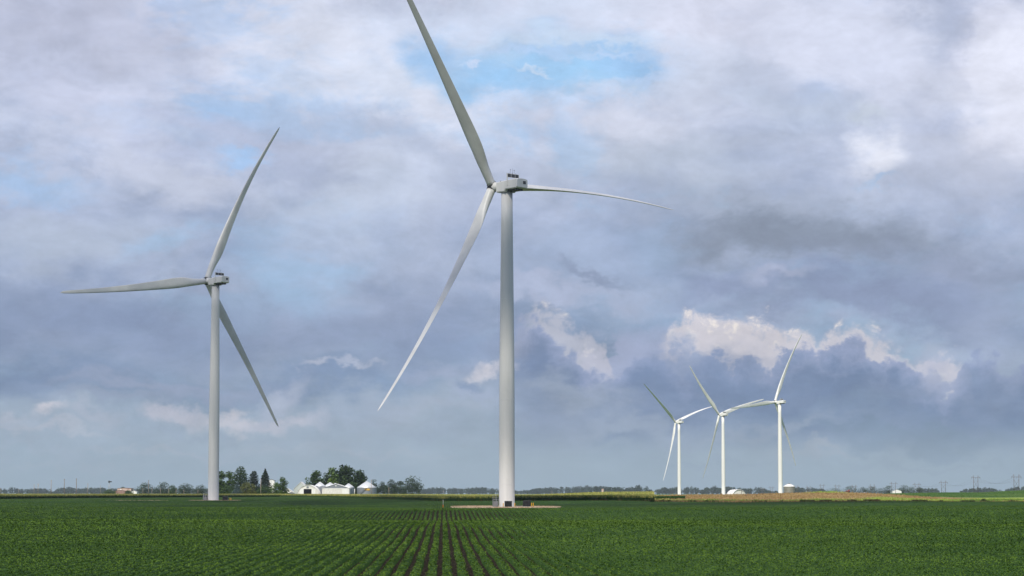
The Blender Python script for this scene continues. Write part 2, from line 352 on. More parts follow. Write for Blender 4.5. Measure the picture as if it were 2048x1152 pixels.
    deep = mix(rng_(dD, .0, -.07), (146,158,194), (110,129,166))
    dn = noise(NV, 5.5, 6, .6, .4).outputs['Fac']
    deep = mix(mth('MULTIPLY', rng_(dn, .45, .7), .45), deep, (142,156,188))
    col = mix(mth('MULTIPLY', mD, .93), col, deep)
    # more placed masses in front
    B2 = [(1130,800,120,36,0,(156,168,192),.8,0,.9),(1250,850,230,26,0,(158,170,194),.75,0,.9),(1600,850,300,30,0,(132,150,180),.6,0,.9),(1500,868,200,16,3,(152,164,188),.7,0,.9),
      (1640,908,90,11,0,(160,168,186),.8,1,.9),(1820,880,230,20,0,(120,140,168),.8,0,.8),(1870,730,60,50,-30,(176,180,204),.7,1,.9),(1450,760,200,60,0,(122,140,176),.6,0,.9),
      (975,748,34,14,10,(214,210,222),.8,1,.95),(945,790,60,22,-20,(164,176,204),.8,1,.8),(940,775,24,14,0,(132,150,184),.8,1,.8),(880,745,70,22,0,(166,176,206),.7,1,.9),
      (95,830,34,17,0,(200,198,212),.95,1,.8),(20,850,50,15,0,(186,188,206),.7,1,.9),(190,838,70,18,0,(178,182,202),.7,1,.9),(345,830,44,20,0,(192,192,210),.85,1,.8),(450,838,80,20,0,(198,196,210),.9,1,.8),
      (545,842,70,16,0,(190,190,208),.8,1,.9),(632,840,44,20,0,(194,194,212),.85,1,.8),(560,800,70,24,30,(174,182,206),.8,1,.9),(630,738,40,10,0,(180,186,208),.8,1,.9),(720,738,46,9,0,(182,188,210),.7,1,.9),
      (330,765,260,20,0,(152,162,190),.7,0,.9),(760,820,120,26,0,(160,174,200),.6,0,.9),(850,830,160,24,0,(168,178,200),.6,0,.9),(700,870,420,30,0,(160,174,196),.6,0,.9),(200,880,380,30,0,(160,174,196),.6,0,.9),
      (560,892,120,8,0,(172,180,198),.6,1,.9),(250,800,200,12,2,(146,158,186),.7,1,.9),(90,868,140,9,0,(178,182,200),.7,1,.9),(420,866,160,8,-2,(150,164,188),.7,1,.9),(330,905,180,7,0,(174,180,198),.6,1,.9),(700,905,160,8,0,(172,178,196),.6,1,.9),(860,870,110,12,0,(152,166,190),.6,1,.9),(120,935,220,6,0,(166,174,192),.5,1,.9),(620,935,240,6,0,(166,175,194),.5,1,.9),(1150,900,160,10,0,(150,164,186),.6,1,.9),(1400,925,220,8,0,(142,158,182),.6,1,.9),(1850,930,200,8,0,(136,152,176),.6,1,.9),(870,916,60,6,0,(170,176,194),.5,1,.9),(180,868,60,10,0,(176,184,202),.6,1,.9),(80,910,160,8,0,(160,170,192),.5,0,.9)]
    for kq, (cx,cy,rx,ry,rot,c,s,wf,soft) in enumerate(B2):
        if kq % 8 == 0: wsq, wfq = after(WS, col), after(WF, col)
        m = blob(wfq if wf else wsq, cx, cy, rx, ry, rot, soft, s)
        col = mix(m, col, c)
    # fine mottling of the cloud tone
    fn = noise(NV, 7, 8, .68, .25).outputs['Fac']
    gain = rng_(fn, .3, .7, .87, 1.12, False)
    lowk = rng_(V0, .0, .06)
    gain = mth('ADD', mth('MULTIPLY', mth('SUBTRACT', gain, 1), lowk), 1)
    gc = N.new('ShaderNodeCombineColor'); gg = mth('MULTIPLY', gain, 10*SKYGAIN)
    gg = mth('MULTIPLY', gg, rng_(V0, .25, .85, .99, 1.10))
    for k, q in enumerate((.985,1.0,.972)): L.new(mth('MULTIPLY', gg, q), gc.inputs[k])
    scc = cscale(col, gc.outputs[0])
    # air near the horizon, and below it
    hz = rng_(V0, -.02, .16, 1, 0)
    hcv = tuple(c*10*SKYGAIN for c in lin((152,170,190))[:3])+(1,)
    fin = N.new('ShaderNodeMix'); fin.data_type = 'RGBA'; L.new(mth('MULTIPLY', hz, .66), fin.inputs[0]); L.new(scc, fin.inputs[6]); fin.inputs[7].default_value = hcv
    L.new(fin.outputs[2], bg.inputs[0])
    w.cycles.sampling_method = 'NONE'
SKYGAIN = 1.05
build_world()

# ---------------------------------------------------------------- terrain
def grid_patch(name, xs_of_y, ys, nx, m, dz=0.0, kind='structure'):
    """sheet following the terrain between x limits given per y"""
    V = []
    for y in ys:
        a, b = xs_of_y(y); xx = np.linspace(a, b, nx)
        V.append(np.stack([xx, np.full(nx, y), ground(xx, np.full(nx, y))+dz], 1))
    V = np.concatenate(V); ny = len(ys)
    I = np.arange(ny*nx).reshape(ny, nx)
    Q = np.stack([I[:-1,:-1], I[:-1,1:], I[1:,1:], I[1:,:-1]], -1).reshape(-1,4)
    o = fastmesh(name, V, Q, m, smooth=True); o['kind'] = kind; return o
ysg = np.concatenate([np.linspace(-400,80,8), np.arange(90,1100,5.), np.arange(1100,2100,20.), np.geomspace(2100,11500,26)])
g = grid_patch('ground', lambda y: (-1600-.17*abs(y), 1600+.17*abs(y)), ysg, 420, 'farm', -.12)

# soil of the bean field, between the near ground and its far edge
def band(name, dfun0, dfun1, px0, px1, m, dz, n=160, k=60):
    V = []
    for i in range(k+1):
        t = i/k
        pxs = np.linspace(px0, px1, n); d = dfun0(pxs)*(1-t)+dfun1(pxs)*t
        x = (pxs-1024)/F*d*cos(PIT)
        V.append(np.stack([x, d, ground(x, d)+dz], 1))
    V = np.concatenate(V); I = np.arange((k+1)*n).reshape(k+1, n)
    Q = np.stack([I[:-1,:-1], I[:-1,1:], I[1:,1:], I[1:,:-1]], -1).reshape(-1,4)
    o = fastmesh(name, V, Q, m, smooth=True); o['kind'] = 'structure'; return o
V = []; n = 260; k = 220
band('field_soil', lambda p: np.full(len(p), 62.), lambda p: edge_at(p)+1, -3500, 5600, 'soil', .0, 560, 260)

# ---------------------------------------------------------------- soybean rows
AL = R(-1.66); SP = .70
DX, DY = sin(AL), cos(AL)            # along the row
PX, PY = cos(AL), -sin(AL)           # across the rows
x0 = (880-1024)/F*110.7; S0 = x0*PX+110.7*PY   # a furrow passes here
def hashf(i, k): 
    v = np.sin(i*12.9898+k*78.233)*43758.5453; return v-np.floor(v)
def gapf(x, y):
    """1 where furrows stay open, 0 where the canopy has closed"""
    b = 4.0+.004*y+3.0*np.sin(y/37.)+1.2*np.sin(y/11.+x)
    g1 = 1-sst(-1.5, 3.5, x-b)
    return g1*(.90+.10*np.sin(x/6.3+y/29.)*np.sin(y/13.+x/2.1))
def ridge_block(y0, y1, smax, step, name, offs):
    ncol = int(2*smax/SP); ks = np.arange(ncol)-ncol//2
    sc = (S0+ks[:,None]*SP+np.array(offs)[None,:]*SP).ravel(); kk = np.repeat(ks, len(offs)); of = np.tile(offs, ncol)
    ts = np.arange(y0, y1+step, step)
    Sg, Tg = np.meshgrid(sc, ts); Kg = np.broadcast_to(kk, Sg.shape); Og = np.broadcast_to(of, Sg.shape)
    wob = .035*np.sin(Tg/5.+Kg*1.7)
    x = Sg*PX+Tg*DX*1.0+wob; y = Sg*PY*1.0+Tg*DY
    x = (Sg+wob)*PX+Tg*DX; y = (Sg+wob)*PY+Tg*DY
    gp = gapf(x, y)
    prof = np.where((Og < .01)|(np.abs(Og-.5) > .27), .15-.22*gp, np.where(np.abs(Og-.5) < .12, .19, .19-.04*gp))
    prof = np.where((Og < .01)|(np.abs(Og-.5) > .27), prof, prof+.025*np.sin(Tg*1.9+Kg*2.3)*np.sin(Tg*.7+Kg)+(rng.random(x.shape)-.5)*.05)
    z = ground(x, y)+prof
    V = np.stack([x, y, z], -1).reshape(-1,3)
    ny, nx = x.shape; I = np.arange(ny*nx).reshape(ny, nx)
    px = pxof(x, y); ok = (y < edge_at(px)-.5) & (np.abs(px-1024) < 1024+F*45/np.maximum(y,1)+60)
    # leave the pads around the towers free
    for (cx, cy, ra, rb) in PADS: ok &= ((x-cx)/ra)**2+((y-cy)/rb)**2 > 1
    okq = ok[:-1,:-1]&ok[1:,1:]&ok[1:,:-1]&ok[:-1,1:]
    Q = np.stack([I[:-1,:-1], I[:-1,1:], I[1:,1:], I[1:,:-1]], -1)[okq]
    used = np.unique(Q); remap = np.zeros(len(V), np.int64); remap[used] = np.arange(len(used))
    return V[used], remap[Q]
TP = [  # turbines: D, x, yaw deg, azimuth of first blade, (daz), (pre), (tan), dz
 dict(D=652.77,x=-1.40,yaw=44.11,az=-114.48,off=(0,120,-120),daz=(-.44,-.21,.65),pre=(-.74,-3.98,2.7),tn=(4.09,2.94,-3.13),pitch=-74),
 dict(D=955.49,x=-119.92,yaw=41.57,az=189.39,off=(0,-120,120),daz=(.1,-.25,.15),pre=(-1.26,-2.23,.14),tn=(-1.25,3.04,-1.97),pitch=4),
 dict(D=2910.47,x=204.75,yaw=45.59,az=142.21,off=(0,-120,120),daz=(.32,-.3,-.02),pre=(2.44,2.86,1.35),tn=(-4,3.32,.73),pitch=-68),
 dict(D=2630.49,x=233.83,yaw=48.95,az=138.01,off=(0,120,-120),daz=(-.02,.02,0),pre=(-1.82,.96,0),tn=(.1,.11,0),pitch=-14),
 dict(D=2280.32,x=257.3,yaw=43.29,az=68.4,off=(0,120,-120),daz=(.03,.08,-.11),pre=(-5.14,-4.59,.81),tn=(.14,-1.12,1.44),pitch=-4),
]
PADS = [(TP[0]['x']-.3, TP[0]['D']-4, 15.0, 20.0), (TP[1]['x']+.6, TP[1]['D']-1, 10.4, 7.0)]
parts = []
VV = []; QQ = []; k0 = 0
for a in ((84,262,105,.55,(0.,.2,.26,.5,.74,.8)), (260,560,168,2.2,(0.,.2,.27,.5,.73,.8)), (557,1600,345,5.5,(0.,.23,.5,.77))):
    v, q = ridge_block(a[0], a[1], a[2], a[3], 'x', a[4]); VV.append(v); QQ.append(q+k0); k0 += len(v)
cr = fastmesh('soybean_rows', np.concatenate(VV), np.concatenate(QQ), 'bean', smooth=True)
tag(cr, 'long rows of low soybean plants with dark furrows across the foreground field', 'crop', kind='stuff')
# leaves
def bean_leaves(n, y0, y1):
    y = np.exp(rng.uniform(math.log(y0), math.log(y1), n)); hw = .2165*y+24
    x = rng.uniform(-1, 1, n)*hw
    s = x*PX+y*PY; kf = np.floor((s-S0)/SP); o = (s-S0)/SP-kf   # 0..1 in the row
    gp = gapf(x, y)
    half = .5-.185*gp; o2 = .5+(rng.beta(1.6,1.6,n)-.5)*2*(half)*1.04
    s2 = S0+(kf+o2)*SP; x = x+(s2-s)*PX; y = y+(s2-s)*PY
    hh = .235*(1-.35*gp*np.abs((o2-.5)/half)**2.2)+rng.normal(0,.028,n)+.025*np.sin(y*1.3+kf*2.3)
    px = pxof(x, y); ok = (y < edge_at(px)-1)
    for (cx, cy, ra, rb) in PADS: ok &= ((x-cx)/ra)**2+((y-cy)/rb)**2 > 1.02
    sz = np.minimum(.068*(y/105)**.85, .16)*rng.uniform(.6,1.35,n)
    P = np.stack([x, y, ground(x,y)+hh], 1)
    return P[ok], sz[ok]
P, sz = bean_leaves(780000, 84, 1560)
lv = cards('soybean_leaves', P, sz, 'beanleaf', up=.55)
tag(lv, 'small green soybean leaves covering the crop rows of the near field', 'foliage', kind='stuff')

# ---------------------------------------------------------------- corn
def corn_back(px): return np.interp(px, [-300,0,420,640,760,900,1100,1200,1310,1345], [1900,1800,1640,1560,1560,1500,1350,1250,1180,1120])
HC = 1.45
def body():
    n, k = 300, 40; V = []
    pxs = np.linspace(-300, 1308, n); 
    f0 = edge_at(pxs)+1.5; f1 = np.maximum(corn_back(pxs), f0+30)
    for i in range(k+1):
        t = i/k; d = f0*(1-t)+f1*t; x = (pxs-1024)/F*d*cos(PIT)
        z = ground(x, d)+(HC+.12*np.sin(x/3.)+rng.normal(0,.08,n) if i > 0 else HC-.05)
        V.append(np.stack([x, d, z],1))
    # front skirt
    d = f0-.3; x = (pxs-1024)/F*d*cos(PIT); V.insert(0, np.stack([x, d, ground(x,d)-.05],1))
    # back and side skirts
    d = f1+.3; x = (pxs-1024)/F*d*cos(PIT); V.append(np.stack([x, d, ground(x,d)-.05],1))
    V = np.array(V); r, c, _ = V.shape; I = np.arange(r*c).reshape(r,c)
    Q = np.stack([I[:-1,:-1], I[:-1,1:], I[1:,1:], I[1:,:-1]], -1).reshape(-1,4)
    return fastmesh('corn_field', V.reshape(-1,3), Q, 'cornbody')
cf = body(); tag(cf, 'tall green corn field with a dark front edge beyond the bean rows', 'crop', kind='stuff')
def corn_pts(n, px0=-280, px1=1308, tpow=1.6):
    px = rng.uniform(px0, px1, n); f0 = edge_at(px)+1; f1 = np.maximum(corn_back(px), f0+30)
    d = f0+(f1-f0)*rng.random(n)**tpow; x = (px-1024)/F*d*cos(PIT); return x, d
# leaves along the front wall
n = 60000; px = rng.uniform(-200, 1308, n); d = edge_at(px)+rng.uniform(-.6, 2.0, n); x = (px-1024)/F*d*cos(PIT)
P = np.stack([x, d, ground(x,d)+rng.uniform(.05, 1.75, n)],1)
cl = cards('corn_leaves', P, rng.uniform(.3,.75,n), 'corn', up=-.25, aspect=.3)
tag(cl, 'dark green corn leaves along the front edge of the corn field', 'foliage', kind='stuff')
x, d = corn_pts(95000); P = np.stack([x, d, ground(x,d)+HC-.1],1)
x2 = rng.uniform(-200,1308,16000); d2 = edge_at(x2)+rng.uniform(-.2,3,16000); xx = (x2-1024)/F*d2*cos(PIT)
P = np.concatenate([P, np.stack([xx,d2,ground(xx,d2)+HC-.2],1)])
ct = blades_up('corn_tassels', P, rng.uniform(.45,.95,len(P)), rng.uniform(.25,.7,len(P)), 'tassel', lean=.2)
tag(ct, 'pale yellow corn tassels spread over the top of the corn field', 'foliage', kind='stuff')
# short dark strip of corn in the grass to the right
def corn_strip():
    n = 9000; px = rng.uniform(1284, 1370, n); d = 905+rng.uniform(0,7,n)+(px-1284)*.05; x = (px-1024)/F*d*cos(PIT)
    P = np.stack([x, d, ground(x,d)+rng.uniform(0,1.15,n)],1)
    o = cards('corn_strip', P, rng.uniform(.25,.6,n), 'corn', up=-.2, aspect=.4)
    tag(o, 'short dark strip of corn standing in the grass beside the corn field end', 'crop', kind='stuff')
corn_strip()

# ---------------------------------------------------------------- meadow mound and right-hand fields
def meadow_mat():
    m = bpy.data.materials.new('meadow_grass'); m.use_nodes = True; nt = m.node_tree; N = nt.nodes; L = nt.links
    b = N['Principled BSDF']; b.inputs['Roughness'].default_value = .9; b.inputs['Specular IOR Level'].default_value = .1
    at = N.new('ShaderNodeAttribute'); at.attribute_name = 'tint'
    tc = N.new('ShaderNodeTexCoord'); mp = N.new('ShaderNodeMapping'); mp.inputs['Scale'].default_value = (.12,.05,.1); L.new(tc.outputs['Object'], mp.inputs[0])
    n1 = N.new('ShaderNodeTexNoise'); n1.inputs['Scale'].default_value = 1; n1.inputs['Detail'].default_value = 7; n1.inputs['Roughness'].default_value = .65; L.new(mp.outputs[0], n1.inputs['Vector'])
    a = N.new('ShaderNodeMath'); a.operation = 'MULTIPLY_ADD'; L.new(n1.outputs['Fac'], a.inputs[0]); a.inputs[1].default_value = .75; a.inputs[2].default_value = -.375
    s = N.new('ShaderNodeMath'); s.operation = 'ADD'; L.new(a.outputs[0], s.inputs[0]); L.new(at.outputs['Fac'], s.inputs[1])
    r = N.new('ShaderNodeValToRGB'); L.new(s.outputs[0], r.inputs[0]); e = r.color_ramp.elements
    for _ in range(4): e.new(.5)
    for i, (p, c) in enumerate([(0,(.10,.06,.04)),(.2,(.27,.175,.085)),(.42,(.32,.235,.105)),(.55,(.27,.26,.09)),(.75,(.25,.33,.06)),(1,(.10,.18,.035))]):
        e[i].position = p; e[i].color = (*c,1)
    g = N.new('ShaderNodeNewGeometry')
    mm = N.new('ShaderNodeMix'); mm.data_type = 'RGBA'; mm.blend_type = 'MULTIPLY'; mm.inputs[0].default_value = .5
    r2 = N.new('ShaderNodeMapRange'); L.new(g.outputs['Random Per Island'], r2.inputs[0]); r2.inputs[3].default_value = .75; r2.inputs[4].default_value = 1.1
    L.new(r.outputs[0], mm.inputs[6]); L.new(r2.outputs[0], mm.inputs[7])
    L.new(mm.outputs[2], b.inputs['Base Color'])
    return m
M['meadow'] = meadow_mat()
def meadow_tint(x, y):
    """0 red-brown, .35 straw brown, .75 yellow green, 1 deep green"""
    px = pxof(x, y); e0 = edge_at(px); q = y-e0
    t = np.full(x.shape, .33)
    wav = 6*np.sin(x/13.)+4*np.sin(x/5.1+2)
    t = t+.38*sst(14, 24, q+wav)*(1-sst(92, 128, q+wav*2.0))          # yellow green band
    t = t-.22*(1-sst(6, 16, q+wav*.6))*sst(1500,1600,px)*(1-sst(1900,1980,px))
    mound = np.exp(-((px-1655)/42)**2)*sst(980, 1030, y)
    t = t+.46*mound
    t = t+.30*np.exp(-((px-1500)/200)**2)*np.exp(-((q-75)/9)**2)*.5
    t = t+.45*sst(1000, 1030, y)*(1-sst(1290,1345,px))
    t = t+.42*sst(1860, 1990, px)*sst(20,40,q)
    return np.clip(t, 0, 1)
def add_tint(o):
    me = o.data; n = len(me.vertices); co_ = np.empty(n*3, np.float32); me.vertices.foreach_get('co', co_); co_ = co_.reshape(-1,3)
    a = me.attributes.new('tint', 'FLOAT', 'POINT'); a.data.foreach_set('value', meadow_tint(co_[:,0].astype(float), co_[:,1].astype(float)).astype(np.float32))
mo = band('meadow', lambda p: edge_at(p)+.5, lambda p: np.full(len(p), 1180.), 1309, 2400, 'meadow', .06, 420, 120); add_tint(mo)
n = 90000; px = rng.uniform(1302, 2150, n); e0 = edge_at(px); d = e0+(1090-e0)*rng.random(n)**1.3; x = (px-1024)/F*d*cos(PIT)
hh = rng.uniform(.12,.4,n)*(1+1.1*(rng.random(n) < .08))
gr = blades_up('meadow_tufts', np.stack([x,d,ground(x,d)],1), hh, rng.uniform(.15,.5,n), 'meadow', lean=.3); add_tint(gr)
tag(gr, 'dry brown and yellow green grass tufts over the low sunlit mound', 'grass', kind='stuff')
# weeds along the field edge
n = 9000; px = np.concatenate([rng.uniform(1600,1960,n//2), rng.uniform(740,2100,n//2)]); d = edge_at(px)+rng.uniform(-1.5,3.5,n)-(px<1310)*2.0; x = (px-1024)/F*d*cos(PIT)
hh = rng.uniform(.2,.8,n)*(.6+.6*(np.sin(px/17.)+np.sin(px/7.3+1)>.2))
M['weed'] = mat('weeds', (.10,.055,.035), .9, .1, col2=(.07,.11,.03), scale=.08, island=.5)
we = blades_up('edge_weeds', np.stack([x,d,ground(x,d)-.02],1), hh, rng.uniform(.2,.5,n), 'weed', lean=.3)
tag(we, 'ragged reddish and green weeds along the far edge of the bean field', 'weeds', kind='stuff')
# green fields on the right-hand rise
M['rise'] = mat('green_rise', (.06,.13,.035), .9, .1, col2=(.11,.18,.05), scale=.05, stretch=(1,.12,1), detail=6)
band('green_rise_field', lambda p: np.full(len(p), 1182.), lambda p: np.full(len(p), 1720.), 1700, 2450, 'rise', .10, 200, 60)
n = 40000; px = rng.uniform(1720,2120,n); d = rng.uniform(1190,1540,n); x = (px-1024)/F*d*cos(PIT)
rf = blades_up('rise_plants', np.stack([x,d,ground(x,d)],1), rng.uniform(.2,.5,n), rng.uniform(.3,.8,n), 'rise', lean=.3)
tag(rf, 'low green crop on the rise at the right edge', 'crop', kind='stuff')

# ---------------------------------------------------------------- gravel pads and track
def pad(name, cx, cy, ra, rb, seed, dz=.42):
    r = random.Random(seed); n = 72; V = [(cx, cy, gz(cx,cy)+dz)]; fs = []
    ph = [r.uniform(0,6) for _ in range(4)]
    for j, q in enumerate((.35,.95,1.0)):
        for i in range(n):
            a = 2*pi*i/n; k = q*(1+.03*sin(3*a+ph[0])+.03*sin(7*a+ph[1])+.02*sin(17*a+ph[2])+r.uniform(-.015,.015))
            x = cx+ra*k*cos(a); y = cy+rb*k*sin(a); V.append((x, y, gz(x,y)+(dz if q < 1 else -.05)))
    fs = [(0,1+i,1+(i+1)%n) for i in range(n)]
    for j in range(2): fs += [(1+j*n+i, 1+(j+1)*n+i, 1+(j+1)*n+(i+1)%n, 1+j*n+(i+1)%n) for i in range(n)]
    mb = MB(); mb.add(V, fs, True); o = mb.build(name, 'gravel'); o['kind'] = 'structure'; return o
pad('gravel_pad', *PADS[0], 1, .32); pad('gravel_pad', *PADS[1], 2, .22)
# stones heaped round the pad edges
def stones(cx, cy, ra, rb, n, zmax, z0=.4):
    a = rng.uniform(0, 2*pi, n); q = 1-rng.random(n)**2*.35; x = cx+ra*q*np.cos(a); y = cy+rb*q*np.sin(a)
    return np.stack([x, y, ground(x,y)+z0+rng.random(n)*zmax*.3],1)
sp = cards('loose_gravel', np.concatenate([stones(*PADS[0], 9000, .5, .30), stones(*PADS[1], 2500, .4, .2)]), rng.uniform(.10,.30,11500), 'gravel', up=.3)
tag(sp, 'pale loose gravel ringing the two nearest wind turbines', 'gravel', kind='stuff')
n = 260; px = 215+125*rng.random(n)**.6; d = 945+rng.uniform(-3,3,n); x = (px-1024)/F*d
tr = cards('gravel_track', np.stack([x,d,ground(x,d)+.3],1), rng.uniform(.2,.45,n), 'gravel', up=1)
tag(tr, 'thin broken line of pale gravel left of the left tall turbine', 'gravel', kind='stuff')

# ---------------------------------------------------------------- wind turbines
HUBH = 89.0; LB = 73.9; OVER = 5.6; TILT = .0809; CONE = .0145; PRE0 = -.476; TAN0 = 4.111
def turbine(i, t, label, detail, zb):
    yaw = R(t['yaw']); base = np.array([t['x'], t['D'], zb])
    root = empty('wind_turbine', tuple(base), label, 'wind turbine', 'wind turbines standing over the fields')
    a0 = np.array([-cos(yaw), sin(yaw), 0]); side = np.array([sin(yaw), cos(yaw), 0]); up = np.array([0,0,1.])
    ax = a0*cos(TILT)+up*sin(TILT); u = up*cos(TILT)-a0*sin(TILT)
    H = HUBH - (zb+CAMH-CAMH)*0 + t.get('dh', 0)
    hub = a0*OVER+up*H
    zt = H-2.15
    mb = MB()
    prof = [(2.16,-.3),(2.16,0),(2.15,.02),(2.14,zt*.15),(2.12,zt*.34),(2.0,zt*.52),(1.8,zt*.72),(1.63,zt*.9),(1.56,zt)]
    tower = mb.lathe(prof, 64).build('tower', 'paint', root)
    for q in (.072, .34, .66):
        fl = MB(); z = zt*q; r = float(np.interp(z, [p[1] for p in prof], [p[0] for p in prof]))
        fl.lathe([(r-.02,z-.05),(r+.018,z-.05),(r+.018,z+.05),(r-.02,z+.05)], 64, cap=False).build('flange', 'seam', tower)
    if detail:
        # foundation ring, door, stairs with platform and railings
        MB().lathe([(2.5,-.3),(2.5,.12),(2.2,.14)], 48).build('foundation', mat('concrete',(.5,.48,.44),.9), root)
        dr = MB().box((-2.13, .35, 3.3), (.14,.95,2.1)).build('door', 'greysheet', root)
        MB().box((-2.22, .35, 4.4), (.25,1.15,.10)).build('door_canopy', 'galv', dr)
        st = MB(); st.box((-3.0,.35,2.16), (1.7,1.5,.09))
        for k in range(8): st.box((-3.35,-.42-.30*k,2.05-.255*k),(.95,.26,.05))
        for sx in (-3.83,-2.87): st.tube((sx,-.4,2.1),(sx,-2.7,.1),.07,n=6)
        for sx in (-3.8,-2.4):
            for sy in (-.35,1.05): st.tube((sx,sy,-.2),(sx,sy,2.12),.06,n=6)
        s_ = st.build('stairs', 'galv', root)
        rl = MB()
        for z in (2.65,3.25):
            rl.tube((-3.83,-.4,z),(-3.83,1.08,z),.035,n=6); rl.tube((-3.83,1.08,z),(-2.3,1.08,z),.035,n=6)
            rl.tube((-3.83,-.4,z),(-3.83,-2.7,z-2.05),.035,n=6); rl.tube((-2.87,-.4,z),(-2.87,-2.7,z-2.05),.035,n=6)
        for sx, sy in ((-3.83,-.4),(-3.83,.35),(-3.83,1.08),(-3.1,1.08),(-2.87,-.4)): rl.tube((sx,sy,2.15),(sx,sy,3.28),.035,n=6)
        for k in (1,2): 
            for sx in (-3.83,-2.87): rl.tube((sx,-.4-1.1*k,2.15-.97*k),(sx,-.4-1.1*k,3.28-.97*k),.035,n=6)
        rl.build('railing', 'galv', s_)
        # grey switch cupboard under the platform
        MB().box((-3.1,.35,.85),(1.3,1.3,1.5)).build('cable_cabinet', 'galv', root)
    Mx = np.stack([a0, side, up], 1)     # local nacelle frame: x forward, y side, z up
    def Wp(p): return Mx@np.array(p, float)+up*zt
    def poly(mb, pts, faces): mb.add([Wp(p) for p in pts], faces)
    n_ = MB()
    # main housing: loft of cross-sections along the axis (f, half width, bottom, top)
    secs = [(2.35,1.75,.25,2.85),(2.15,2.05,.02,3.0),(-1.2,2.2,-.02,3.22),(-1.35,2.2,.62,3.24),(-5.5,2.22,.70,3.42),(-5.95,2.05,.98,3.3)]
    vs = []
    for (f, hw, zb_, zt_) in secs:
        c = .22
        vs += [(f,-hw,zb_+c),(f,-hw+c,zb_),(f,hw-c,zb_),(f,hw,zb_+c),(f,hw,zt_-c*1.3),(f,hw*.72,zt_),(f,0,zt_+.1),(f,-hw*.72,zt_),(f,-hw,zt_-c*1.3)]
    m9 = 9; fs = []
    for j in range(len(secs)-1): fs += [(j*m9+k, j*m9+(k+1)%m9, (j+1)*m9+(k+1)%m9, (j+1)*m9+k) for k in range(m9)]
    fs += [tuple(range(m9-1,-1,-1)), tuple((len(secs)-1)*m9+k for k in range(m9))]
    poly(n_, vs, fs); nac = n_.build('nacelle', 'paint', root)
    def bx(c, d, mname, nm, par): 
        mb = MB(); mb.box((0,0,0), d); mb.v = [tuple(Wp(np.array(c)+np.array(v))) for v in mb.v]; return mb.build(nm, mname, par)
    # yaw bearing and underside gear
    y_ = MB(); y_.tube(up*(zt-.02), up*(zt+.06), 1.72, n=32); y_.build('yaw_bearing', 'darkmetal', nac)
    bx((-3.2,0,.42),(3.4,2.6,.5),'darkmetal','service_hatch',nac)
    bx((-6.0,-.85+1.6,2.35),(.10,1.0,.8),'cooler','vent',nac)
    # cooler across the roof on a frame
    fr = MB()
    for sy in (-2.28, 2.28): fr.box((-2.3,sy,3.3),(.28,.16,3.5) if sy < 0 else (.28,.16,2.6))
    fr.box((-2.3,0,4.95),(.24,4.6,.12)); fr.box((-2.3,0,3.92),(.2,4.6,.10))
    for sy in (-.8,.8): fr.box((-2.3,sy,4.44),(.22,.10,1.0))
    fr.v = [tuple(Wp(v)) for v in fr.v]; fro = fr.build('cooler_frame', 'paint', nac)
    bx((-2.3,0,4.43),(.16,4.4,.94),'cooler','radiator',fro)
    an = MB()
    for sy, h in ((-1.0,1.1),(-.2,1.5),(.5,1.1)):
        an.tube(Wp((-2.3,sy,5.0)), Wp((-2.3,sy,5.0+h)), .03, n=6)
    for sy in (-1.0,.5): an.box(Wp((-2.3,sy,6.1)), (.2,.2,.14))
    for sy in (-1.5,-.2,1.2): an.box(Wp((-2.3,sy,5.06)), (.18,.18,.25))
    an.build('wind_sensors', 'darkmetal', fro)
    for f, sy, s_ in ((1.6,-.9,.35),(1.1,.2,.5),(.4,-.6,.3)): MB().box(Wp((f,sy,3.15)), (s_,s_,.32)).build('roof_hatch', 'darkmetal', nac)
    # hub
    hb = MB()
    pr = [(1.0,-3.1),(1.1,-2.6),(1.2,-1.5),(1.32,-.8),(1.32,.55),(1.15,.95),(.8,1.25),(.4,1.4),(.05,1.45)]
    q1 = side; q2 = u; nseg = 32; vs = []; 
    for r_, z_ in pr: vs += [hub+ax*z_+(q1*cos(2*pi*k/nseg)+q2*sin(2*pi*k/nseg))*r_ for k in range(nseg)]
    hb.add(vs, [(j*nseg+k, j*nseg+(k+1)%nseg, (j+1)*nseg+(k+1)%nseg, (j+1)*nseg+k) for j in range(len(pr)-1) for k in range(nseg)], True)
    hubo = hb.build('hub', 'paint', root)
    th = R(t['pitch'])
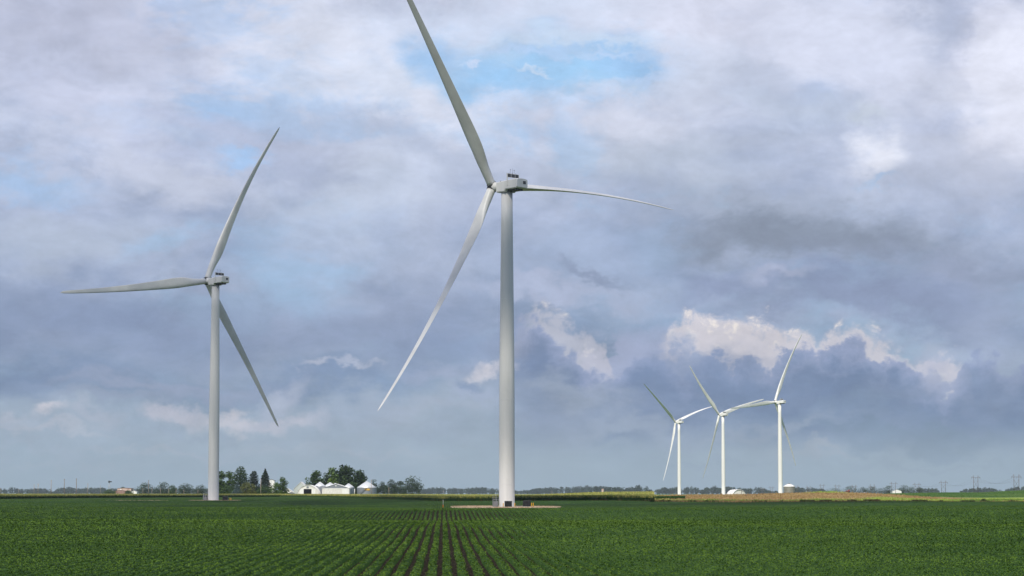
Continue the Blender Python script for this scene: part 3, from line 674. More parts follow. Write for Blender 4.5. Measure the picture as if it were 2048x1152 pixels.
    for b in range(3):
        az = R(t['az']+t['off'][b]+t['daz'][b])
        rad = side*cos(az)+u*sin(az); tg = side*sin(az)-u*cos(az)
        rs = np.concatenate([np.linspace(.95,5,5), np.linspace(6.5,LB-3,38), LB-np.array([2.2,1.5,.9,.45,.15,0])])
        mb = MB(); NS = 20; vs = []
        for r_ in rs:
            q = r_/LB
            c0 = hub+rad*r_+ax*(CONE*r_+(PRE0+t['pre'][b])*q**2.2)+tg*((TAN0+t['tn'][b])*q**2.2)
            chord = float(np.interp(q, [0,.04,.09,.15,.19,.24,.35,.5,.7,.85,.95,.985,1], [2.45,2.45,2.85,3.9,4.3,4.25,3.6,2.85,2.05,1.55,1.2,.85,.2]))
            thk = float(np.interp(q, [0,.05,.10,.15,.2,.3,.5,1], [1,.98,.72,.48,.38,.29,.24,.24]))
            blend = float(sst(.035,.17,np.array(q)))
            tw = th+R(-13*(1-min(1,q*1.35))**1.5*blend)
            cd = tg*cos(tw)+ax*sin(tw)           # leading to trailing edge
            nd = np.cross(rad, cd)
            for k in range(NS):
                a = 2*pi*k/NS
                cx_, cy_ = cos(a)*.5, sin(a)*.5
                # airfoil: rounder nose, thin tail
                s_ = (1-cos(a))/2   # 0 at trailing (a=0), 1 at nose
                af_y = sin(a)*.5*(.25+1.05*s_**.8)*thk*1.15+.03*sin(pi*s_)
                off = .15*blend
                xx = cx_*1.0+off; yy = cy_*(1-blend)*max(thk,.9)+af_y*blend
                vs.append(c0+cd*xx*chord+nd*yy*chord)
        nr = len(rs)
        fs = [(j*NS+k, (j+1)*NS+k, (j+1)*NS+(k+1)%NS, j*NS+(k+1)%NS) for j in range(nr-1) for k in range(NS)]
        mb.add(vs, fs, True); mb.f += [tuple(range(NS)), tuple((nr-1)*NS+k for k in range(NS-1,-1,-1))]; mb.sm += [False,False]
        bo = mb.build('blade', 'blade', root)
        MB().tube(hub+rad*.72, hub+rad*1.12, 1.36, 1.34, n=32).build('blade_root_seal', 'rub', bo)
    return root
TL = ['tallest and nearest white wind turbine, beside two black cabinets in the bean field',
      'second largest white wind turbine, standing alone on the left side of the bean field',
      'smallest white wind turbine, leftmost of the distant three on the right',
      'middle one of the three distant white wind turbines, next to the white arched hut',
      'white wind turbine beside the weathered grain bin, rightmost of the distant three']
ZB = [-.48-.03, 0, -.17, -.05, .7]
for i, t in enumerate(TP):
    zb = ZB[i]; t['dh'] = 0.0
    turbine(i, t, TL[i], i < 2, zb)

# cabinets and bollards
def cabinet(px, D, w, h, label):
    x = X(px, D); z = gz(x, D); z += .3 if D < 800 else .2; r = empty('transformer_cabinet', (x,D,z+.02), label, 'electrical cabinet', 'black cabinets at the turbine bases')
    bd = MB().box((0,0,h/2+.08),(w,w*.8,h)).build('cabinet_body','cab',r)
    fn = MB()
    for k in range(5): fn.box((-w/2+w*(k+.5)/5, -w*.4-.09, h*.5+.08),(w*.05,.18,h*.8))
    fn.build('cooling_fins','darkmetal',bd)
    MB().box((0,0,h+.13),(w*1.06,w*.88,.10),top=.96).build('lid','darkmetal',r)
    MB().box((0,0,.03),(w*1.12,w*.95,.12)).build('plinth','galv',r)
cabinet(1016.5, 645, 2.0, 1.45, 'black cabinet in front of the tallest turbine tower')
cabinet(1053.5, 655, 2.15, 1.45, 'black cabinet on the gravel right of the tallest turbine')
cabinet(450.5, 957, 2.1, 1.5, 'black cabinet on the gravel right of the left tall turbine')
def bollard(px, D, label, h=1.1):
    x = X(px, D); r = MB().lathe([(.11,-.2),(.11,h-.06),(.09,h-.01),(.03,h+.02)],12).build('bollard','yellow')
    r.location = (x, D, gz(x,D)+(.3 if D < 800 else .2)); tag(r, label, 'bollard', 'yellow bollards guarding the cabinets')
    rb = MB().lathe([(.115,h*.78),(.118,h*.78),(.118,h*.86),(.115,h*.86)],12).build('reflective_band', 'orange', r)
bollard(1006.6, 642, 'yellow bollard just left of the black cabinet before the tallest tower')
bollard(1029.6, 642, 'yellow bollard at the right foot of the tallest tower')
bollard(1063.2, 650, 'yellow bollard nearest the black cabinet right of the tallest turbine')
bollard(1066.6, 650, 'outer yellow bollard, farthest right beside the tallest turbine')
bollard(459.8, 955, 'yellow bollard closer to the cabinet at the left tall turbine', 1.0)
bollard(461.9, 955, 'yellow bollard farther from the cabinet at the left tall turbine', 1.0)
x = X(886.2, 640); zg = gz(x,640)
mk = empty('marker_post', (x,640,zg), 'thin white marker post with an orange foot standing among the bean rows', 'marker post')
MB().lathe([(.05,.5),(.05,2.25),(.02,2.3)],8).build('post','whitemetal',mk); MB().lathe([(.11,0),(.11,.85),(.06,.9)],8).build('sleeve','orange',mk)

# ---------------------------------------------------------------- trees
def leafmat(name, a, b): M[name] = mat(name, a, .6, .25, col2=b, scale=.28, detail=3, island=.55, trans=.18)
leafmat('leaf_dark', (.014,.034,.010), (.050,.090,.020))
leafmat('leaf_mid', (.025,.060,.012), (.085,.140,.028))
leafmat('leaf_bright', (.05,.11,.015), (.15,.22,.035))
leafmat('leaf_olive', (.07,.09,.022), (.19,.20,.05))
leafmat('leaf_spruce', (.008,.020,.010), (.034,.050,.022))
leafmat('leaf_bluespruce', (.035,.065,.06), (.11,.16,.15))
leafmat('leaf_far', (.020,.045,.016), (.055,.085,.030)); leafmat('leaf_woods', (.012,.026,.016), (.030,.048,.026))
def lobes(W, H, n, base=.12, r=None):
    out = []
    for k in range(n):
        a = r.uniform(0, 2*pi); zq = r.uniform(base, .93); w = math.sin(min(1, (1-zq)*1.35+.15)*pi/2)*(.75 if zq < .35 else 1)
        rr = (r.random()**.5)*w*.36*W; s = r.uniform(.17,.27)*min(W,H*1.1)*(1.15-.40*zq)
        out.append((rr*cos(a), rr*sin(a)*.8, H*zq*.94, s))
    out.append((0,0,H-.16*W,.17*W)); out.append((0,0,H*.5,.30*W)); out.append((0,0,H*.3,.26*W)); out += [(-.25*W,0,H*.3,.23*W),(.25*W,0,H*.32,.23*W),(-.2*W,.1*W,H*.16,.2*W),(.2*W,-.1*W,H*.15,.2*W)]
    return out
def crown_pts(lb, n, size, r):
    P = []; wts = np.array([l[3]**2 for l in lb]); idx = rng.choice(len(lb), n, p=wts/wts.sum()); lb = np.array(lb)
    d = rng.normal(size=(n,3)); d /= np.linalg.norm(d,axis=1)[:,None]
    rad = 1-.45*rng.random(n)**1.6
    Pt = lb[idx,:3]+d*(lb[idx,3]*rad)[:,None]*np.array([1.12,1.0,.85])
    Pt = Pt+rng.normal(0,size*.3,(n,3)); return Pt
def tree(px0, px1, ytop, D, leaf, label, n=1500, name='broadleaf_tree', nl=16, size=None, group='trees around the farms', gap=.08, zb=None):
    pc = (px0+px1)/2; x = X(pc, D); z0 = gz(x, D) if zb is None else zb; H = ZT(ytop, D)-z0; W = (px1-px0)*D/F
    r = random.Random(int(px0*7+D)); s = size or max(.7, .075*H); n = int(n*1.7)
    root = empty(name, (x,D,z0), label, 'tree', group)
    lb = lobes(W, H, nl, gap, r); P = crown_pts(lb, n, s, r); P = P[P[:,2] > min(.25, .04*H)]
    P[:,2] = np.minimum(P[:,2], H)
    k = .5*W/np.percentile(np.abs(P[:,0]), 94); P[:,0] *= k
    P[:,2] *= H/np.percentile(P[:,2], 99)
    cards('crown', P, s*rng.uniform(.5,1.3,len(P)), leaf, up=.3, parent=root)
    tk = MB(); tr = H*.022+.08; tk.tube((0,0,-.1),(0,0,H*.35),tr,tr*.7,n=8); tk.tube((0,0,H*.35),(.1,0,H*.8),tr*.7,tr*.2,n=6)
    for q in range(5):
        l = lb[q]; tk.tube((0,0,H*(.25+.07*q)), (l[0]*k,l[1],l[2]), tr*.4, tr*.1, n=5)
    tk.build('trunk','bark',root); return root
def spruce(px0, px1, ytop, D, leaf, label, n=1500, pk=None, blunt=0, group='trees around the farms'):
    pc = (px0+px1)/2 if pk is None else pk; x = X(pc, D); z0 = gz(x,D); H = ZT(ytop, D)-z0; W = (px1-px0)*D/F
    root = empty('spruce_tree', (x,D,z0), label, 'tree', group)
    n = int(n*1.6); t = rng.random(n)**.68*.97+.02     # 0 top 1 bottom
    tier = 11.; tt = (np.floor(t*tier)+.95*rng.random(n)**.8)/tier
    lim = W*.68*np.clip(blunt+(1-blunt)*tt**.72, 0, 1)*(.98+.22*np.sin(np.floor(t*tier)*2.4)**2)*(.85+.3*rng.random(n))
    q = rng.random(n)**.55; a = rng.uniform(0,2*pi,n); a = np.round(a*5/pi+np.floor(t*tier)*.4)*pi/5+rng.normal(0,.26,n)
    P = np.stack([q*lim*np.cos(a), q*lim*np.sin(a), H*(1-tt)-q*lim*.28+rng.normal(0,.15,n)],1); P = P[P[:,2] > .2]
    cards('crown', P, rng.uniform(.55,1.35,len(P)), leaf, up=.2, parent=root, aspect=.6)
    MB().tube((0,0,-.1),(0,0,H*.96),H*.018+.06,.03,n=8).build('trunk','bark',root); return root
DF = 1750.
# left of the farmyard
tree(432,452,945,DF+60,'leaf_mid','leafy tree half hidden behind the left tall turbine tower',1500)
tree(448,470,945.5,DF+90,'leaf_mid','thin grey green tree between the tower and the tallest pine',1100,nl=12)
spruce(462,498,932,DF+30,'leaf_dark','tallest broad green conifer of the clump right of the left turbine',3600,pk=481,blunt=.22)
spruce(496,518,941.5,DF+40,'leaf_spruce','dark spruce with a blunt twin tip between the two taller conifers',2200,blunt=.3)
spruce(518,543,937.5,DF+20,'leaf_spruce','pointed dark spruce behind the roadside pole',2600,pk=530)
spruce(464,482,967.5,DF-10,'leaf_bluespruce','small blue grey spruce under the tallest conifer',900,pk=474)
tree(466,482,979,DF-30,'leaf_bluespruce','low rounded blue grey evergreen bush at the foot of the conifers',600,name='evergreen_bush')
tree(480,502,966,DF-20,'leaf_olive','wide olive green willow bush below the dark spruces',1500,name='willow_bush',gap=.03)
tree(498,512,969,DF-25,'leaf_olive','narrow yellow green bush right of the willow bush',900,name='willow_bush',gap=.03)
tree(515,542,972,DF-10,'leaf_mid','low dark green shrub at the foot of the pointed spruce',1100,gap=.03,name='shrub')
tree(440,468,974,DF-5,'leaf_mid','low green shrub beside the left tall turbine tower',1000,gap=.03,name='shrub')
tree(543,562,966,DF-5,'leaf_bright','short bright green tree before the white elevator house',1100,gap=.03)
tree(555,575,956.5,DF,'leaf_mid','slim open green tree just left of the white shed',1300,gap=.03)
# behind the farmyard
tree(604,624,957,DF+60,'leaf_mid','small green tree peeping over the gabled barn',900)
tree(617,646,944.5,DF+80,'leaf_mid','rounded green tree behind the arched shed',2000)
tree(640,664,949,DF+100,'leaf_dark','dark tree behind the two middle grain bins',1300)
tree(653,676,939.5,DF+60,'leaf_bright','bright yellow green tree behind the farm sheds',1900)
tree(667,708,935,DF+80,'leaf_dark','largest dark green tree towering behind the farm sheds',3600,nl=22)
tree(702,733,943.5,DF+90,'leaf_dark','dark tree at the right end of the farmyard behind the bins',2400)
tree(690,716,966,DF+50,'leaf_dark','dark undergrowth between the last two grain bins',900,gap=.02,name='shrub')
# beyond, right of the farm
for a in [(738,757,962,2500,'leaf_far','thin tree peeping out behind the largest grain bin'),(755,775,965,2500,'leaf_far','low tree first right of the largest grain bin'),
          (772,794,961,2480,'leaf_far','taller loose tree left of the big round tree in the grove'),(790,812,963.5,2520,'leaf_far','tree touching the left side of the big round tree'),
          (806,843,955.5,2450,'leaf_far','big round dark tree at the right end of the grove beyond the bins')]:
    tree(a[0],a[1],a[2],a[3],a[4],a[5],1500,group='grove beyond the farm',gap=.04)
# mid left
for a in [(271,311,966.8,2500,'leaf_far','wide round tree behind the tall roadside pole left of the left turbine'),(311,344,965.8,2500,'leaf_far','tallest round tree left of the left turbine'),
          (338,353,971,2480,'leaf_mid','narrow paler tree leaning on the tallest round tree'),(356,384,968,2500,'leaf_far','round tree alone between two gaps left of the turbine'),
          (388,414,971,2500,'leaf_far','last tree before the left turbine tower'),(207,232,979.5,2400,'leaf_mid','low bush left of the brick building'),(250,264,981,2380,'leaf_mid','small round bush before the brick building'),
          (239,251,974.5,2600,'leaf_far','small tree top showing over the peach building')]:
    tree(a[0],a[1],a[2],a[3],a[4],a[5],1300,group='trees along the left horizon',gap=.03)
# right side trees
RT = [(1650,1686,976,4200,'low wide tree behind the green mound'),(1688,1718,972.5,3900,'round dark tree right of the green mound'),(1716,1736,974.5,3900,'left one of two trees merging right of the pale roofs'),
      (1732,1756,973.5,3900,'large dark tree left of the small twin pylon'),(1754,1775,976,3900,'lower tree between the large dark tree and the white round bin'),(1770,1787,972,3900,'tree just left of the white round bin'),
      (1796,1818,971,3850,'tallest tree right of the white round bin'),(1812,1834,974.5,3900,'tree behind the slim twin pylon right of the white bin'),(1832,1845,976,3900,'small pointed tree beside the slim twin pylon')]
for a in RT: tree(a[0],a[1],a[2],a[3],'leaf_far',a[4],1200,group='trees along the right horizon',gap=.02)
# far woods: a mass
def woods(name, px0, px1, D, tops, label, dens=60, depth=70):
    """far wood: tops = [(px, y)] outline"""
    D = D*1.7; n = int((px1-px0)*dens); tp = np.array(tops, float); L_ = []
    # individual crown bumps
    w = D/F; nb = int((px1-px0)/1.5)
    cx = np.sort(rng.uniform(px0, px1, nb)); cw = rng.uniform(4.5,10,nb); cy = rng.uniform(0,depth,nb); ch = rng.uniform(.80,1.08,nb)
    i = rng.integers(0, nb, n); a = rng.normal(size=(n,3)); a /= np.linalg.norm(a,axis=1)[:,None]; q = 1-.5*rng.random(n)**1.5
    px = cx[i]+a[:,0]*q*cw[i]*.62; Ht = np.interp(cx[i], tp[:,0], tp[:,1]); zg = gz((px0+px1-2048)/2/F*D, D); H = (HY-Ht)*w+CAMH-zg; H = H*ch[i]*1.36
    z = H*(.50+a[:,2]*q*.50); y = D+cy[i]+a[:,1]*q*cw[i]*w*.5
    P = np.stack([(px-1024)/F*D*cos(PIT), y, z+zg],1)
    o = cards(name, P, rng.uniform(2.2,5.0,n), 'leaf_woods', up=.3); tag(o, label, 'woods', kind='stuff'); return o
woods('far_woods', -40, 205, 4600, [(-40,978),(15,981),(22,977),(30,980),(60,980),(90,980),(95,984),(108,985),(115,979),(135,977.5),(150,980),(175,978.5),(205,979)], 'blue hazy row of woods on the far left horizon')
woods('far_woods', 190, 440, 4900, [(190,979),(270,981),(350,980),(440,979)], 'faint woods seen between the round trees left of the left turbine')
woods('far_woods', 835, 1180, 4700, [(835,982),(870,978),(900,979.5),(940,979),(960,977),(985,979.5),(1000,981),(1040,983),(1060,981),(1080,979.5),(1100,977.5),(1150,977),(1180,975.5)], 'blue hazy band of woods behind the tallest turbine')
woods('far_woods', 1180, 1304, 4000, [(1180,977),(1200,976),(1230,978.5),(1270,978),(1275,975),(1290,976),(1302,981),(1304,984)], 'darker wooded band left of the distant three turbines')
woods('far_woods', 1316, 1480, 4400, [(1316,982),(1325,978.5),(1345,978.5),(1355,976.5),(1362,980),(1385,977),(1400,979.5),(1406,982),(1415,978.5),(1430,976),(1440,979),(1452,977.5),(1480,978.5)], 'wooded band behind the leftmost two of the distant three turbines')
woods('far_woods', 1480, 1560, 4500, [(1480,979),(1500,980),(1510,977),(1530,980),(1545,984),(1560,983)], 'wooded band between the arched hut and the grain bin')
woods('far_woods', 1585, 1655, 4500, [(1585,979),(1610,978.5),(1640,979.5),(1655,981)], 'low wooded band right of the weathered grain bin')
woods('far_woods', 1840, 1880, 4400, [(1840,978),(1850,979.5),(1875,980),(1880,984)], 'low woods below the middle twin pylon')
woods('far_woods', 1926, 2010, 4300, [(1926,984),(1935,980),(1950,979.5),(1980,979),(1995,981),(2010,984)], 'low woods behind the rise left of the last twin pylon')
woods('far_woods', 2012, 2110, 4300, [(2012,981),(2030,979),(2048,977),(2110,976)], 'woods at the far right edge of the horizon')
# small bushes at the meadow edge
tree(1962,1972,997.5,884,'leaf_dark','small dark bush standing in the grass at the right field edge',260,name='bush',size=.32,nl=7,gap=.02,group='bushes on the field edge')
tree(2002,2006,1002.5,884,'leaf_olive','tiny reddish shrub far right on the field edge',60,name='bush',size=.22,nl=4,gap=.02,group='bushes on the field edge')
tree(1300,1306,1000.5,770,'leaf_dark','small dark weed clump at the corner where the corn ends',200,name='bush',size=.3,nl=6,gap=.02,group='bushes on the field edge')

# ---------------------------------------------------------------- farm buildings
def mpx(D): return D/F
def gable(name, px0, px1, yeave, yapex, D, depth, wallm, gabm, roofm, label, apx=None, cat='barn', over=.35, doors=(), rot=0):
    w = (px1-px0)*mpx(D); pc = (px0+px1)/2; x = X(pc,D); z0 = gz(x,D); he = ZT(yeave,D)-z0; ha = ZT(yapex,D)-z0
    root = empty(name, (x,D,z0), label, cat, None, rot)
    ax_ = 0 if apx is None else (apx-pc)*mpx(D)
    wl = MB(); wl.box((0,depth/2,he/2),(w,depth,he)).build('wall', wallm, root)
    MB().prism([(-w/2,he),(w/2,he),(ax_,ha)], 0.0, depth).build('gable', gabm, root)
    rf = MB(); t = .14
    for sx in (-1,1):
        ex = sx*(w/2+over); ez = he-(ha-he)*over/(w/2)
        rf.add([(ex,-.35,ez),(ax_,-.35,ha+.04),(ax_,depth+.35,ha+.04),(ex,depth+.35,ez),(ex,-.35,ez+t),(ax_,-.35,ha+t+.06),(ax_,depth+.35,ha+t+.06),(ex,depth+.35,ez+t)],
               [(0,1,2,3),(4,7,6,5),(0,4,5,1),(1,5,6,2),(2,6,7,3),(3,7,4,0)])
    ro = rf.build('roof', roofm, root)
    for (nm, a, b, y0, y1, mm, out) in doors:
        xa = (a-pc)*mpx(D); xb = (b-pc)*mpx(D); za = max(0.02, ZT(y1,D)-z0); zb = ZT(y0,D)-z0
        MB().box(((xa+xb)/2,-out/2,(za+zb)/2),(xb-xa,out,zb-za)).build(nm, mm, root)
    return root
def quonset(pc, rpx, ytop, D, depth, label, doorpx=None, rot=0, hutm='whitemetal', cat='shed'):
    x = X(pc,D); z0 = gz(x,D); r = rpx*mpx(D); H = ZT(ytop,D)-z0; root = empty('arched_shed', (x,D,z0), label, cat, None, rot)
    n = 28; st = max(.05, H-r*.92)
    def arc(rr, hh): return [(-rr,0)]+[(-rr*cos(pi*i/n)*(1 if True else 1), st+(hh-st)*sin(pi*i/n)) for i in range(n+1)]+[(rr,0)]
    o = arc(r, H); ii = arc(r-.12, H-.12); m = len(o); sh = MB()
    vs = [(a,0,b) for a, b in o]+[(a,depth,b) for a, b in o]+[(a,0,b) for a, b in ii]+[(a,depth,b) for a, b in ii]
    fs = []
    for k in range(m-1): fs += [(k,m+k,m+k+1,k+1),(2*m+k,2*m+k+1,3*m+k+1,3*m+k),(k,k+1,2*m+k+1,2*m+k),(m+k,3*m+k,3*m+k+1,m+k+1)]
    sh.add(vs, fs).build('shell', hutm, root)
    fw = MB(); fw.prism(arc(r-.13,H-.13), .5, .7).build('front_wall','barnwhite',root)
    fw = MB(); fw.prism(arc(r-.13,H-.13), depth-.7, depth-.5).build('rear_wall','barnwhite',root)
    if doorpx:
        a, b, yt = doorpx; xa = (a-pc)*mpx(D); xb = (b-pc)*mpx(D); zt = ZT(yt,D)-z0
        MB().box(((xa+xb)/2,.46,zt/2),(xb-xa,.07,zt)).build('doorway_shade_slab','doorway_shade',root)  # solid dark slab on the closed wall, interior shade painted as colour
        tk = MB()
        tk.box((0,.44,zt+.12),(r*1.75,.12,.18))
        for q in ((a-614)/1.0, ): pass
        tk.build('door_track','whitemetal',root)
        sd = MB(); pw = (xb-xa)*.5
        MB().box((xa-pw/2-.05,.42,zt/2),(pw,.08,zt)).build('sliding_door','whitemetal',root)
        MB().box((xb+pw/2+.05,.42,zt/2),(pw,.08,zt)).build('sliding_door','whitemetal',root)
        MB().box(((xa+xb)/2,.44,H*.80),(1.6,.1,1.5)).build('vent','greysheet',root)
    rb = MB()
    for k in range(int(depth/1.6)):
        y = .1+1.6*k; o2 = arc(r+.05,H+.05); 
        for j in range(1,m-2): rb.tube((o2[j][0],y,o2[j][1]),(o2[j+1][0],y,o2[j+1][1]),.05,n=4,caps=False,smooth=False)
    rb.build('rib', hutm, root)
    return root
def grainbin(pc, rpx, yeave, yapex, D, label, roofm='binroof', bodym='bin', cap=True, sign=None, stairs=False):
    x = X(pc,D); z0 = gz(x,D); r = rpx*mpx(D); he = ZT(yeave,D)-z0; ha = ZT(yapex,D)-z0
    root = empty('grain_bin', (x,D,z0), label, 'grain bin', 'round steel grain bins')
    prof = []; nb = int(he/.55)
    for k in range(nb+1):
        z = he*k/nb; prof += [(r,z)]
        if k < nb: prof += [(r-.05, z+he/nb*.5)]
    bd = MB().lathe(prof, 48).build('wall', bodym, root)
    rings = MB()
    for k in range(1, int(he/1.6)+1): 
        z = 1.6*k
        if z < he-.3: rings.lathe([(r+.01,z-.06),(r+.06,z-.06),(r+.06,z+.06),(r+.01,z+.06)],48,cap=False)
    rings.build('stiffener_ring', bodym, bd)
    rc = .09*r+.35
    rf = MB().lathe([(r+.12,he-.05),(r+.14,he+.06),(rc,ha-.25),(rc*.2,ha-.24)],48).build('roof', roofm, root)
    rr = MB()
    for k in range(24):
        a = 2*pi*k/24; rr.tube(((r+.1)*cos(a),(r+.1)*sin(a),he+.10),(rc*cos(a),rc*sin(a),ha-.2),.06,n=4)
    rr.build('roof_rib', roofm, rf)
    if cap: MB().lathe([(rc+.05,ha-.35),(rc+.05,ha-.02),(rc*.5,ha+.08)],20).build('roof_cap', roofm if roofm != 'whitemetal' else 'darkmetal', rf)
    if sign:
        a, b, y0, y1 = sign; xa = (a-pc)*mpx(D); xb = (b-pc)*mpx(D); za = ZT(y1,D)-z0; zb = ZT(y0,D)-z0; yy = -r-.08
        sg = MB().box(((xa+xb)/2, yy, (za+zb)/2),(xb-xa,.1,zb-za)).build('sign','yellow',root)
        mk_ = MB(); w = xb-xa; h = zb-za
        mk_.box((xa+w*.12, yy-.07, (za+zb)/2),(w*.10,.03,h*.6))
        for q in range(6): mk_.box((xa+w*(.30+.11*q), yy-.07, (za+zb)/2-h*.05),(w*.055,.03,h*.30))
        mk_.build('sign_mark', M['greysheet'], sg)
    if stairs:
        s_ = MB(); n = 14
        for k in range(n):
            a = pi*1.22+(pi*.30)*k/n; z = .2+(he*.9)*k/n
            s_.box((r*1.06*cos(a), r*1.06*sin(a), z),(.7,.5,.10))
        a0 = pi*1.22; a1 = pi*1.52
        for dz in (.1,1.1): 
            pts = [((r+.6)*cos(a0+(a1-a0)*k/8),(r+.6)*sin(a0+(a1-a0)*k/8),.2+he*.9*k/8+dz) for k in range(9)]
            for p, q in zip(pts, pts[1:]): s_.tube(p,q,.06,n=5)
        s_.build('stairs','darkmetal',root)
    return root
gable('gabled_barn',587.3,615.5,977.6,964,DF+8,16,'greenwall','greenwall','whitemetal','pale green gabled barn at the left end of the farmyard',apx=601.4)
quonset(615.5,21.7,970,DF-6,20,'white arched machine shed with a black open doorway',(607.3,622.8,978))
gable('white_shed',560,588,985,976.8,DF+30,10,'whitemetal','whitemetal','whitemetal','long white shed roof left of the gabled barn')
lt = gable('lean_to',577,588,987,984.6,DF+2,6,'greysheet','greysheet','greysheet','low grey lean-to against the left side of the gabled barn',cat='shed')
gable('elevator_house',535.5,548.6,961,958.6,DF+70,8,'whitemetal','whitemetal','greysheet','tall narrow white building behind the pointed spruce',cat='building',doors=(('wall_seam',541.5,542.1,960,985,'greysheet',.05),))
grainbin(639.8,11.2,972.4,964,DF+20,'grain bin with a dark roof hatch directly right of the arched shed')
grainbin(660,12.2,973.2,965,DF+24,'grain bin second right of the arched shed, behind the grey gabled shed')
grainbin(670.5,9,973.2,966.4,DF+45,'grain bin whose cap just shows above the grey gabled shed')
gable('machine_shed',644.2,698.6,976.4,968,DF-2,22,'barnwhite','greysheet','whitemetal','wide white machine shed with a grey gable and sliding doors',cat='shed',
      doors=(('sliding_door',684.3,697.2,977.9,992,'whitemetal',.16),('sliding_door',647,670.8,977.9,992,'barnwhite',.12),('door_track',646,698,976.9,977.7,'whitemetal',.26),('gable_light',670.4,672.8,970.5,972.6,'whitemetal',.2)))
grainbin(697.2,11.2,975,967.2,DF+22,'grain bin half hidden by the right end of the machine shed')
grainbin(733.5,19.4,975.4,963,DF+4,'largest grain bin, with a yellow sign and outside stairs',sign=(730.4,740.3,977.3,980.6),stairs=True)
x = X(709.2,DF+6); vp = MB().lathe([(.22,0),(.22,ZT(977.5,DF)-gz(x,DF))],12).build('fill_pipe','whitemetal'); vp.location = (x,DF+6,gz(x,DF)); tag(vp,'slim white pipe standing between the last two grain bins','pipe')
# right side: bin, hut, machine
grainbin(1578.6,11.6,973.2,967,1500,'weathered tan grain bin with a white roof beside the right turbine','whitemetal','oldbin')
quonset(1478.7,15.2,979.2,1560,9,'small white arched hut between the middle and right distant turbines',rot=R(22))
x = X(1483.4,1540); pp = MB().tube((0,0,0),(0,0,ZT(978.6,1540)-gz(x,1540)),.16,n=8).build('wooden_post','pylon'); pp.location = (x,1540,gz(x,1540)); tag(pp,'dark wooden post standing before the small arched hut','post')
def implement():
    D = 1035; x = X(1696,D); z = gz(x,D); r = empty('farm_implement',(x,D,z),'rusty red farm implement parked on the green mound','farm machine')
    MB().box((0,0,.75),(1.5,1.0,.45)).build('frame','red',r); b = MB(); b.box((.45,0,1.12),(.5,.8,.45),top=.7); b.build('hopper','red',r)
    MB().tube((-.6,0,.75),(-1.6,0,.45),.07,n=6).build('drawbar','red',r)
    for sx in (-.35,.5):
        MB().tube((sx,-.62,.38),(sx,-.45,.38),.38,n=16).build('wheel','darkmetal',r); MB().tube((sx,.45,.38),(sx,.62,.38),.38,n=16).build('wheel','darkmetal',r)
implement()
# distant buildings
gable('brick_building',229,252,982,980.5,2420,12,'brick','brick','brick','low reddish brick building on the left horizon',cat='building')
gable('peach_building',234.5,262,976.8,976,2460,14,'peach','peach','brick','peach coloured block rising behind the brick building',cat='building',doors=(('window',254.5,258.5,977.2,979,'brick',.1),('window',240,243,978,980,'barnwhite',.1)))
gable('white_house',262.5,273.5,983,981,2450,9,'whitemetal','whitemetal','greysheet','small white house right of the peach building',cat='house',doors=(('window',265,267,983.6,985,'greysheet',.08),))
gable('white_barn',1785,1803,982,979,3700,18,'whitemetal','whitemetal','greysheet','white barn among trees behind the twin pylon on the right',cat='barn')
gable('pale_roof_house',1726,1737,987,985,3300,10,'greysheet','greysheet','whitemetal','pale roofed house nearest the large dark tree right of the mound',cat='house')
gable('pale_roof_house',1709,1718,987,985.3,3300,10,'greysheet','greysheet','whitemetal','smaller pale roofed house just right of the green mound',cat='house')
grainbin(1205.5,2.6,978.5,977.3,3600,'faint reddish silo before the woods right of the tallest turbine','peach','peach',cap=False)

# ---------------------------------------------------------------- poles and pylons
def pole(px, ytop, D, label, arm=False, m='pole', r=.19):
    x = X(px,D); z0 = gz(x,D); h = ZT(ytop,D)-z0
    root = empty('utility_pole', (x,D,z0), label, 'utility pole', 'wooden poles along the far road')
    MB().tube((0,0,-.1),(0,0,h),r*1.25,r*.8,n=10).build('pole', m, root)
    ca = MB(); w = 1.15 if arm else .45
    ca.box((0,0,h-.45),(w*1.2,.14,.16)); 
    for q in (-1,1): ca.tube((q*w*.5,0,h-.38),(q*w*.5,0,h-.12),.06,n=6)
    ca.build('crossarm', m, root)
    if arm: MB().tube((.35,0,h-1.6),(.35,0,h-.8),.28,n=10).build('transformer','galv',root)
for px, yt, D, l in [(1.7,977,2300,'short pole at the extreme left edge of the view'),(37.2,978,2300,'short pole second from the left edge'),(68,969,2050,'mid height pole left of the pole carrying a transformer'),
    (102,960,1500,'tall pole first right of the pole carrying a transformer'),(128.2,958,1400,'tall pole between two tall poles on the left horizon'),(152.3,957,1320,'tallest of the poles on the left horizon'),
    (175.4,966.6,2000,'mid height pole right of the tallest left pole'),(200.8,971,2400,'pole left of the wind pump'),(224.6,978.6,3000,'short pole in front of the low bush'),
    (245.5,978.4,3000-700,'short pole in front of the brick building'),(266.6,978.4,2300,'short pole in front of the white house'),(285.6,976.5,2300,'short pole left of the tall pole before the wide round tree'),
    (296.8,960,1500,'tall pale pole standing before the wide round tree'),(303.7,976.3,2300,'short pole right of the tall pole before the wide round tree'),(321,977,2300,'short pole before the tallest round tree'),
    (337.2,977.5,2300,'short pole before the narrow paler tree'),(352,978.5,2300,'short pole in the gap right of the paler tree'),(367.6,979.3,2300,'short pole before the lone round tree'),
    (395.8,980.3,2300,'short pole nearest the left turbine tower'),(521.4,957.8,1690,'tall pale pole before the pointed spruce'),(742.4,959.3,1735,'tall pole before the largest grain bin'),
    (777.6,975,2000,'slim pole before the grove right of the bins'),(886.8,981,2300,'short pole above the white marker post'),(1103.8,982,2300,'short pole right of the tallest turbine before the woods')]:
    pole(px, yt, D, l, r=.16 if yt > 970 else .19)
pole(75.9,967.2,1950,'pole carrying a transformer near its top on the left horizon',arm=True)
